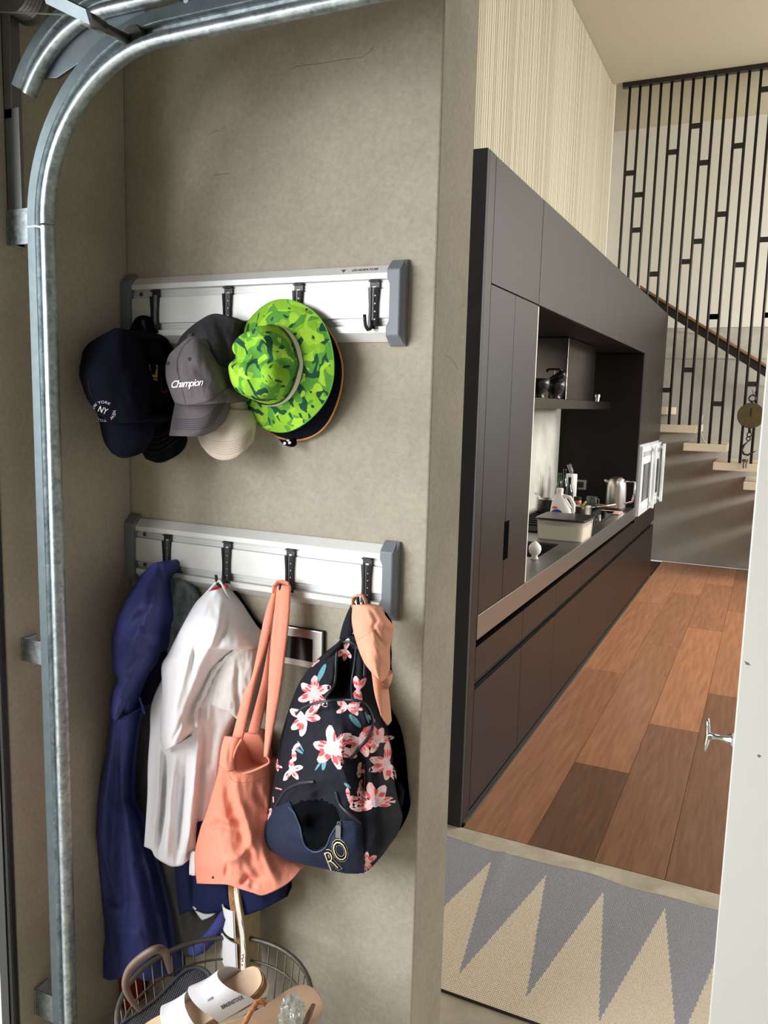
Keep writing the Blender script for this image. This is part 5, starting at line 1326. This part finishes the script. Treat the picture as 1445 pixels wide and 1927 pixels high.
pf = [([z7(560, 420), z7(540, 600), z7(500, 740)], 7, .006), ([z7(630, 420), z7(620, 600), z7(600, 735)], 16, -.045), ([z7(600, 760), z7(430, 790), z7(320, 850)], 9, .016), ([z7(600, 765), z7(720, 790), z7(770, 900)], 9, .016),
      ([z7(420, 900), z7(300, 1100), z7(240, 1280)], 16, .010), ([z7(600, 940), z7(590, 1150), z7(640, 1300)], 7, .014), ([z7(690, 1000), z7(700, 1200), z7(730, 1400)], 12, -.020), ([z7(160, 1460), z7(300, 1300), z7(470, 1270)], 7, .010),
      ([z7(420, 1480), z7(440, 1600)], 22, -.050), ([z7(430, 1330), z7(480, 1420)], 16, -.022), ([z7(130, 1600), z7(240, 1700), z7(420, 1780)], 12, .012), ([z7(610, 1450), z7(700, 1540)], 8, .012), ([z7(740, 1100), z7(735, 1450)], 6, -.018), ([z7(820, 1000), z7(860, 1300), z7(840, 1550)], 16, .010), ([z7(730, 1500), z7(740, 1800)], 9, -.014)]
body = patch(MB(), [(634, 1210), (648, 1198), (668, 1199), (684, 1214)], [(684, 1214), (700, 1274), (720, 1347), (734, 1391), (743, 1469), (753, 1518), (757, 1542), (744, 1576), (722, 1590)],
             [(505, 1597), (540, 1617), (580, 1629), (615, 1635), (659, 1643), (697, 1635), (722, 1590)], [(634, 1210), (598, 1240), (566, 1280), (547, 1324), (528, 1391), (518, 1449), (505, 1530), (495, 1579), (505, 1597)],
             pdepth, nu=110, nv=130, folds=pf, rough=.004, rscale=9, seed=41, inner=[open_top, open_pocket], inner_mi=1, back=.015)
bp_ = body.build('body', ['pack_black', 'lining'], t, smooth=True)
bvp = bvh_world([bp_])
# plain navy lower front pocket lies over the body
lf = [z7(*q) for q in ((170, 1440), (262, 1400), (300, 1480), (330, 1560), (370, 1690), (430, 1725), (500, 1690), (545, 1600), (600, 1520), (700, 1520), (735, 1620), (740, 1860), (640, 1868), (480, 1835), (240, 1778), (125, 1705), (90, 1650), (120, 1540))]
def region_shell(bv, poly, off, step, thick=.004):
    xs = [p[0] for p in poly]; ys = [p[1] for p in poly]
    mb = MB(); idx = {}; vs = []; fs = []
    nx = int((max(xs) - min(xs)) / step) + 1; ny = int((max(ys) - min(ys)) / step) + 1
    def vert(i, j):
        if (i, j) not in idx:
            x = min(xs) + i * step; y = min(ys) + j * step
            p = drop(bv, x, y, off)
            idx[(i, j)] = None if p is None else len(vs)
            if p is not None: vs.append(p)
        return idx[(i, j)]
    for i in range(nx):
        for j in range(ny):
            cx_ = min(xs) + (i + .5) * step; cy_ = min(ys) + (j + .5) * step
            if inside(cx_, cy_, poly):
                q = [vert(i, j), vert(i + 1, j), vert(i + 1, j + 1), vert(i, j + 1)]
                if all(k is not None for k in q):
                    P = [vs[k] for k in q]
                    if max((a - b).length for a in P for b in P) < .05: fs.append(tuple(q))
    mb.add(vs, fs); return mb
fp = region_shell(bvp, lf, .0035, 1.25).build('front_pocket', 'pack_navy', t, smooth=True, fixn=False)
MB().tube([drop(bvp, x, y, .004) or at_y(x, y, YW - .18) for x, y in catmull([z7(262, 1440), z7(300, 1480), z7(330, 1560), z7(365, 1680), z7(430, 1724), z7(500, 1690), z7(545, 1600), z7(600, 1525)], 36)], .0022, 8).build('pocket_hem', mat('pocket_hem', (48, 62, 86), .7), t, smooth=True)
for pts, r in (([z7(305, 840), z7(350, 800), z7(430, 772), z7(520, 756), z7(610, 750), z7(690, 754), z7(745, 780), z7(785, 850), z7(790, 930), z7(760, 1000), z7(690, 1080), z7(645, 1130)], .0038), ([z7(160, 1460), z7(190, 1400), z7(240, 1330), z7(320, 1290), z7(420, 1275)], .0036), ([z7(560, 1340), z7(585, 1420), z7(640, 1480), z7(715, 1545)], .0036),
               ([z7(490, 745), z7(545, 640), z7(558, 500), z7(570, 410), z7(620, 370), z7(680, 385), z7(735, 480), z7(740, 600)], .0034), ([z7(690, 400), z7(680, 520), z7(662, 640), z7(665, 745)], .0030), ([z7(150, 1450), z7(148, 1560)], .0025)):
    mb = seam(bvp, pts, r, 44, .001, 8)
    if mb.f: mb.build('zip', 'zip', t, smooth=True)
q = drop(bvp, *z7(585, 1590), .006) or at_y(*z7(585, 1590), YW - .2)
MB().box(q + Vector((-.006, -.003, -.014)), q + Vector((.006, .001, .014))).tube(ring(q + Vector((0, 0, .018)), .004, .001), .0012, 6, closed=True).build('zip_pull', mat('zipmetal', (120, 122, 126), .3, .8), t)
# handle strap and shoulder straps
strap([(661, 1136), (652, 1156), (644, 1178), (638, 1203)], [(668, 1137), (664, 1160), (664, 1182), (660, 1200)], .058, .07, m='pack_black', nm='carry_handle', n=16)
strap([(636, 1208), (600, 1242), (566, 1286), (544, 1335), (524, 1400)], [(644, 1212), (616, 1246), (590, 1290), (560, 1338), (532, 1404)], .08, .06, m='pack_black', nm='shoulder_strap', n=30)
MB().tube([at_y(750, 1470, YW - .02), at_y(756, 1490, YW - .03), at_y(754, 1515, YW - .025)], [.006, .008, .006], 8, flat=.5).build('side_strap', 'pack_black', t, smooth=True)
MB().tube([at_y(x, y, YW - .165) for x, y in (z7(742, 1160), z7(748, 1250), z7(742, 1340))], .004, 8, flat=.5).build('leather_pull', mat('tan_leather', (150, 92, 40), .6), t, smooth=True)
# floral print
bvp2 = bvh_world([bp_])
PET, STK, LEAF, HEART, PET2 = 0, 1, 2, 3, 4
fm = [mat('petal', (222, 172, 170), .8), mat('petal_red', (208, 72, 74), .8), mat('leaf_teal', (84, 140, 150), .8), mat('petal_heart', (206, 176, 188), .8), mat('petal_pale', (232, 198, 198), .8)]
def merge(F, mb, mi):
    if mb.f: F.add(mb.v, mb.f, mi)
def petal_shape(t):
    c = math.cos(t)
    return (.80 + .20 * c * c) * (1.0 + .16 * max(0, c) ** 6) * (1 + .05 * math.sin(5 * t))
def flower(cx_, cy_, r, angs, seed):
    rd = random.Random(seed); F = MB()
    for a in angs:
        a = math.radians(a + rd.uniform(-8, 8)); L_ = r * rd.uniform(.85, 1.12); wd = r * rd.uniform(.44, .58)
        px_, py_ = cx_ + math.cos(a) * L_ * .56, cy_ + math.sin(a) * L_ * .56
        o_ = .0009 + rd.uniform(0, .0003)
        merge(F, decal_disc(bvp2, px_, py_, L_ * .52, wd * .62, a, n=16, rings=2, off=o_, shape=petal_shape), PET if rd.random() < .55 else PET2)
        for s in (-.36, 0, .34):
            if rd.random() < .18: continue
            merge(F, decal_disc(bvp2, px_ + math.cos(a) * L_ * rd.uniform(-.08, .14) - math.sin(a) * wd * s, py_ + math.sin(a) * L_ * rd.uniform(-.08, .14) + math.cos(a) * wd * s, L_ * rd.uniform(.13, .26), wd * rd.uniform(.08, .17), a + s * .5, n=10, rings=1, off=.0017), STK)
    merge(F, decal_disc(bvp2, cx_, cy_, r * .18, r * .18, 0, n=12, rings=1, off=.0014), HEART)
    if F.f: F.build('flower_print', fm, t, fixn=False)
def leaf(cx_, cy_, L_, w_, a):
    F = MB(); merge(F, decal_disc(bvp2, cx_, cy_, L_, w_, math.radians(a), n=14, rings=2, off=.0008, shape=lambda t: .7 + .3 * math.cos(t) ** 4), LEAF)
    if F.f: F.build('leaf_print', fm, t, fixn=False)
random.seed(5)
leaf(605, 1267, 20, 7, -65); leaf(668, 1357, 17, 8, 48); leaf(698, 1352, 10, 5, 40); leaf(610, 1438, 12, 6, 100); leaf(562, 1412, 11, 4, 35); leaf(566, 1404, 12, 2.5, 60); leaf(690, 1350, 12, 3, 70); leaf(600, 1440, 12, 3, 125); leaf(654, 1478, 8, 4, 40)
flower(593, 1306, 28, (-85, -20, 40, 105, 165, 220), 1)
flower(574, 1350, 30, (-50, 10, 95, 130, 210), 2)
flower(627, 1408, 38, (-95, -45, 20, 70, 140, 195), 3)
flower(548, 1448, 20, (-80, -10, 115, 60), 4)
flower(553, 1412, 17, (80, -55), 5)
flower(676, 1392, 30, (-50, 10, 60, 115, 170), 6)
flower(711, 1395, 26, (-70, -15, 120, 190, 245), 7)
flower(728, 1436, 32, (-85, 95, 55, 150, 195), 8)
flower(706, 1512, 38, (-105, -60, -15, 215, 175), 9)
flower(690, 1622, 18, (-90, 100, 60, -30), 10)
flower(654, 1330, 20, (-10, 30, 150, 200), 11); flower(671, 1332, 11, (80, 20, 110), 12)
flower(650, 1222, 18, (100, -80, 140, 60), 13); flower(674, 1298, 22, (-95, -60, 80, 110), 14)
flower(507, 1534, 14, (-80, 80, 20, -30), 15); flower(525, 1484, 6, (20, 200), 16); flower(515, 1504, 5, (90, 260), 17); flower(521, 1440, 10, (80, -80, 20), 18)
flower(656, 1500, 15, (-100, 10, 60), 19); flower(676, 1480, 12, (-80, 40, 100), 20); flower(674, 1450, 14, (-70, 10, 90), 21); flower(640, 1415, 16, (80, -70, 110), 22); flower(594, 1248, 8, (-40, 140), 24); flower(580, 1258, 7, (-50, 130), 25)
flower(627, 1637, 7, (10, 190, 100), 26)
bvq = bvh_world([fp, bp_])
for off_, m, e in ((.060, mat('letter_cream', (222, 212, 178), .8), .0012), (.040, 'lining', .0019), (-.022, 'letter_cream', .0026)):
    for ch, x, y, s_ in (('R', 624, 1620, 56), ('O', 641, 1602, 54)):
        mb = decal_text(bvq, ch, x, y, s_, ang=-.36, shear=.0, off=e, squash=.62, offset=off_)
        if mb.f: mb.build('lettering', m, t, fixn=False)
mb = decal_text(bvq, 'SPORT', 647, 1626, 5, ang=-.42, off=.0015, squash=1.0, offset=.01)
if mb.f and False: mb.build('lettering', 'letter_cream', t, fixn=False)

# peach cap on the same hook
t = thing('baseball_cap', 'peach cotton cap hanging over the backpack on the lower rail', 'cap', (-.82, 1.6, .95), 'caps')
pc_ = patch(MB(), [(663, 1138), (685, 1141), (712, 1147), (728, 1160)], [(728, 1160), (741, 1178), (738, 1200), (733, 1222), (733, 1255), (729, 1298)], [(699, 1266), (714, 1280), (729, 1298)], [(663, 1138), (662, 1172), (671, 1211), (684, 1245), (699, 1266)],
      dome(.115, .15, .092, skew=.42, et=.8, pu=.8), nu=44, nv=50, rough=.003, rscale=12, seed=7, back=.085, folds=[([(700, 1150), (708, 1168), (703, 1180), (716, 1205), (726, 1216)], 4, -.006), ([(690, 1148), (698, 1165)], 5, .004), ([(674, 1200), (700, 1188), (718, 1192)], 4, -.0025), ([(684, 1225), (706, 1222), (722, 1240)], 5, .003), ([(718, 1170), (732, 1180)], 6, .004), ([(690, 1250), (712, 1250)], 4, -.002)]).build('crown', 'peach_cotton', t, smooth=True)
patch(MB(), [(699, 1266), (714, 1280), (729, 1298)], [(729, 1298), (732, 1325), (735, 1358)], [(716, 1346), (728, 1365), (735, 1358)], [(699, 1266), (705, 1307), (716, 1346)], lambda u, v: lerp(.135, .095, u) + .012 * math.sin(math.pi * u), nu=20, nv=30, thin=.006).build('brim', 'peach_cotton', t, smooth=True)
bvc = bvh_world([pc_])
seam(bvc, [(670, 1206), (690, 1194), (708, 1184)], .0008, 16).build('seam', mat('seam_peach', (196, 136, 108), .9), t)
MB().tube([at_y(x, y, YW - .062) for x, y in ((664, 1142), (664, 1128), (670, 1121), (682, 1120), (688, 1130), (690, 1142))], .006, 8, flat=.5).build('back_strap', 'peach_cotton', t, smooth=True)
MB().tube([at_y(x, y, YW - .062) for x, y in ((665, 1130), (668, 1123), (674, 1121))], .0068, 8, flat=.6).build('buckle', mat('gold', (196, 160, 110), .3, .8), t)
# ------------------------------------------------------------------ basket of shoes
BC = Vector((-1.035, 1.365, 0)); BR = .215; BZ = .365
bk = thing('wire_basket', 'round wire basket full of shoes under the coats', 'basket', BC)
wire = mat('oldwire', (92, 88, 80), .5, .6, var=.15, vscale=30)
def hoop(z, r, n=48): return [BC + Vector((r * math.cos(2 * math.pi * k / n), r * math.sin(2 * math.pi * k / n), z)) for k in range(n)]
MB().tube(hoop(BZ, BR), .006, 8, closed=True).build('rim', wire, bk, smooth=True)
MB().tube(hoop(BZ - .055, BR - .006), .003, 6, closed=True).build('hoop', wire, bk, smooth=True)
MB().tube(hoop(.19, BR - .02), .003, 6, closed=True).build('hoop', wire, bk, smooth=True)
MB().tube(hoop(.006, BR - .045), .005, 6, closed=True).build('hoop', wire, bk, smooth=True)
mb = MB().lathe([(BR - .05, .004), (BR - .05, .008)], 40, BC); mb.build('base', wire, bk)
w0 = MB().tube([BC + Vector((BR, 0, BZ)), BC + Vector((BR - .02, 0, .19)), BC + Vector((BR - .045, 0, .006))], .0018, 6).build('wire', wire, bk, smooth=True)
for k in range(1, 48):
    instance(w0, bk, (0, 0, 0), 2 * math.pi * k / 48, 'wire')
hpts = [(264, 1902, 1.235), (246, 1880, 1.225), (236, 1852, 1.225), (246, 1822, 1.235), (272, 1798, 1.25), (296, 1786, 1.265), (310, 1792, 1.285), (316, 1812, 1.295), (320, 1830, 1.30)]
HP = [at_y(x, y, Y) for x, y, Y in hpts]
HS = []
for i in range(len(HP) - 1):
    p0 = HP[max(0, i - 1)]; p1 = HP[i]; p2 = HP[i + 1]; p3 = HP[min(len(HP) - 1, i + 2)]
    for k in range(5):
        q = k / 5; HS.append(.5 * ((2 * p1) + (-p0 + p2) * q + (2 * p0 - 5 * p1 + 4 * p2 - p3) * q * q + (-p0 + 3 * p1 - 3 * p2 + p3) * q ** 3))
HS.append(HP[-1])
MB().tube(HS, [.0045 + .0055 * math.sin(math.pi * k / (len(HS) - 1)) for k in range(len(HS))], 10).build('handle', mat('handle_brown', (96, 76, 64), .55, .2, var=.2, vscale=30), bk, smooth=True)

# ------------------------------------------------------------------ sandals
cork = mat('cork', (168, 124, 82), .9, vscale=120, col2=(118, 82, 50), bump=.3, bscale=160, detail=3)
suede = mat('suede', (198, 172, 144), .95, var=.08, vscale=20)
eva = mat('eva_white', (228, 222, 210), .7)
leather = mat('white_leather', (218, 217, 218), .42, var=.02, vscale=12, bump=.05, bscale=90)
solebrown = mat('sole_tan', (168, 150, 118), .85, bump=.35, bscale=150, var=.12, vscale=60)
OUT = [(-.130, .0), (-.127, .020), (-.112, .032), (-.085, .036), (-.04, .033), (.0, .034), (.04, .041), (.08, .047), (.11, .042), (.128, .026), (.133, .004), (.126, -.020), (.105, -.036), (.07, -.042), (.03, -.036), (-.02, -.030), (-.07, -.033), (-.108, -.032), (-.126, -.018)]
def outline(n=44, grow=0.0):
    P = [Vector((x, y, 0)) for x, y in OUT]; k = len(P); out = []
    for i in range(k):
        p0, p1, p2, p3 = P[i - 1], P[i], P[(i + 1) % k], P[(i + 2) % k]
        for s in range(3):
            t_ = s / 3
            q = .5 * ((2 * p1) + (-p0 + p2) * t_ + (2 * p0 - 5 * p1 + 4 * p2 - p3) * t_ * t_ + (-p0 + 3 * p1 - 3 * p2 + p3) * t_ ** 3)
            out.append((q.x * (1 + grow), q.y * (1 + grow * 2)))
    return out
def zbend(x): return .012 * sstep(.05, .14, x) + .004 * sstep(-.08, -.13, x)
def slab(z0, z1, grow=0.0, mi=0, scallop=0):
    o = outline(grow=grow); n = len(o); mb = MB()
    lo = [Vector((x, y, z0 + zbend(x) + (scallop if k % 3 == 0 else 0))) for k, (x, y) in enumerate(o)]; hi = [Vector((x, y, z1 + zbend(x))) for x, y in o]
    mb.add(lo + hi, [tuple(range(n - 1, -1, -1)), tuple(range(n, 2 * n))] + [(i, (i + 1) % n, n + (i + 1) % n, n + i) for i in range(n)], mi)
    return mb
def strap_band(x0, x1, h, skew=0.0, wid=.044, lean=.0):
    G1 = []; G2 = []
    nv = 10
    for j in range(nv):
        f = j / (nv - 1); r1 = []; r2 = []
        for i in range(25):
            a = math.pi * i / 24
            y = math.cos(a) * (wid + .002 * math.sin(a)); z = .020 + h * math.sin(a) ** .75 * (1 - .10 * math.sin(math.pi * f)) - (.010 * (1 - f) if x0 > 0 else 0)
            pinch = .55 + .45 * abs(math.cos(a)) if False else 1.0
            xm = (x0 + x1) / 2 + skew * math.cos(a); hw = (x1 - x0) / 2 * (1 - .22 * math.sin(a))
            x = xm + (f - .5) * 2 * hw + lean * math.sin(a)
            r1.append(Vector((x, y, z))); r2.append(Vector((x, y * .955, z - .003)))
        G1.append(r1); G2.append(r2)
    mb = MB(); nu = 25
    mb.grid(G1); mb.grid([list(reversed(r)) for r in G2])
    for A, B_ in ((G1[0], G2[0]), (G1[-1], G2[-1])):
        mb.add(list(A) + list(B_), [(i, i + 1, nu + i + 1, nu + i) for i in range(nu - 1)])
    return mb
def sandal(label, heel, toe, upv, grp='white sandals', sc_=1.0):
    X = (toe - heel).normalized(); Z = (upv - X * upv.dot(X)).normalized(); Yv = Z.cross(X)
    c = heel + X * .130 * sc_
    M = Matrix(((X.x, Yv.x, Z.x, c.x), (X.y, Yv.y, Z.y, c.y), (X.z, Yv.z, Z.z, c.z), (0, 0, 0, 1))) @ Matrix.Scale(sc_, 4)
    t = thing('sandal', label, 'sandal', mtx=M, group=grp)
    o1 = slab(0, .011, .015, scallop=.0025).build('outsole', [eva], t, local=True)
    slab(-.0012, .0, .0).build('tread_sole', [solebrown], t, local=True)
    slab(.011, .026, .005).build('cork_footbed', [cork], t, local=True)
    slab(.026, .0285, -.02).build('insole', [suede], t, local=True)
    s1 = strap_band(.000, .062, .048, .004, lean=.010).build('front_strap', leather, t, local=True, smooth=True)
    s2 = strap_band(-.098, -.022, .060, -.004, .040, lean=.034).build('rear_strap', leather, t, local=True, smooth=True)
    for xx, hh in ((.040, .066), (-.030, .076)):
        MB().box((xx - .006, .012, hh - .012), (xx + .006, .026, hh - .0085)).build('buckle', mat('buckle_grey', (168, 174, 178), .3, .7), t, local=True, bevel=.001)
    return t, [o1, s1, s2]
hl = at_y(503, 1850, 1.42); d_ = (at_y(300, 1972, 1.25) - hl).normalized()
s1, parts = sandal('white strap sandal lying on top of the basket', hl, hl + d_ * .26, Vector((-.22, -.42, .88)), sc_=1.15)
bvs = bvh_world(parts)
decal_text(bvs, 'BIRKENSTOCK', 437, 1886, 10.5, ang=-.47, off=.0008, squash=.66, offset=.02).build('lettering', mat('ink', (30, 30, 30), .6), s1, fixn=False)
b0 = at_y(478, 1856, 1.57); t0 = at_y(470, 1660, 1.60)
s2, parts = sandal('white strap sandal standing on end behind the others', b0, b0 + (t0 - b0).normalized() * .26, Vector((-.98, -.04, .05)), sc_=1.10)
bvs = bvh_world(parts)
mb = decal_text(bvs, 'STOCK', 455, 1806, 10, ang=-1.45, off=.0008, squash=.7, offset=.02)
if mb.f: mb.build('lettering', 'ink', s2, fixn=False)
# dark clog footbed
dk = mat('dark_rubber', (66, 68, 72), .7, spec=.3)
X = (at_y(380, 1850, 1.45) - at_y(270, 1935, 1.27)).normalized(); c = at_y(312, 1884, 1.345)
Z = (Vector((.05, -.45, .9)) - X * Vector((.05, -.45, .9)).dot(X)).normalized(); Yv = Z.cross(X)
M = Matrix(((X.x, Yv.x, Z.x, c.x), (X.y, Yv.y, Z.y, c.y), (X.z, Yv.z, Z.z, c.z - .02), (0, 0, 0, 1)))
t = thing('slide_sandal', 'dark grey rubber slide with dimpled footbed in the basket', 'sandal', mtx=M)
slab(-.018, .006, .03).build('sole', [dk], t, local=True, bevel=.004)
MB().tube([Vector((x * .97, y * .94, .007 + zbend(x))) for x, y in outline()], .005, 6, closed=True).build('rim', dk, t, local=True, smooth=True)
mb = MB()
for i in range(-22, 23):
    for j in range(-6, 7):
        x = i * .0053; y = j * .0058 + (.0029 if i % 2 else 0)
        if inside(x * 1.12, y * 1.2, OUT): mb.lathe([(.0023, .006), (.0016, .0085), (.0003, .009)], 6, (x, y, zbend(x)), cap=False)
mb.build('dimple', mat('dimple', (84, 87, 92), .6), t, local=True, kind='stuff')
# tan flip-flop
X = (at_y(556, 1890, 1.40) - at_y(440, 1940, 1.26)).normalized(); c = at_y(502, 1912, 1.335)
Z = (Vector((.1, -.4, .9)) - X * Vector((.1, -.4, .9)).dot(X)).normalized(); Yv = Z.cross(X)
M = Matrix(((X.x, Yv.x, Z.x, c.x), (X.y, Yv.y, Z.y, c.y), (X.z, Yv.z, Z.z, c.z - .02), (0, 0, 0, 1)))
t = thing('flip_flop', 'tan flip-flop with twisted strap under the white sandal', 'sandal', mtx=M)
slab(-.012, .004, .05).build('sole', [mat('flip_tan', (176, 146, 118), .8, var=.06, vscale=15)], t, local=True, bevel=.003)
MB().tube([at_y(x, y, Y) for x, y, Y in ((452, 1945, 1.26), (462, 1922, 1.27), (474, 1900, 1.285), (484, 1886, 1.30), (494, 1884, 1.31), (501, 1890, 1.31))], [.006, .006, .006, .006, .007, .006], 8).build('thong', mat('thong', (186, 122, 66), .6, vscale=120, col2=(120, 66, 34), detail=2), t, smooth=True)
# crumpled clear plastic bag
c = at_y(549, 1908, 1.36)
bm = bmesh.new(); bmesh.ops.create_icosphere(bm, subdivisions=4, radius=1)
mb = MB(); vs = []
for v in bm.verts:
    p = v.co.copy(); n_ = noise.noise(p * 2.2) * .35 + noise.noise(p * 6) * .16
    vs.append(c + Vector((p.x * .026, p.y * .022, p.z * .042)) * (1 + n_))
mb.add(vs, [tuple(v.index for v in f.verts) for f in bm.faces]); bm.free()
mb.build('plastic_bag', mat('clearplastic', (220, 230, 228), .12, trans=.85, spec=.6), None, label='crumpled clear plastic bag at the right of the basket', cat='plastic bag')
MB().tube([at_y(x, y, Y) for x, y, Y in ((572, 1932, 1.36), (582, 1908, 1.39), (590, 1890, 1.42))], [.006, .007, .005], 8, flat=.5).build('brown_strap', mat('brownstrap', (116, 78, 58), .6), None, smooth=True, label='brown leather strap at the right edge of the basket', cat='strap')
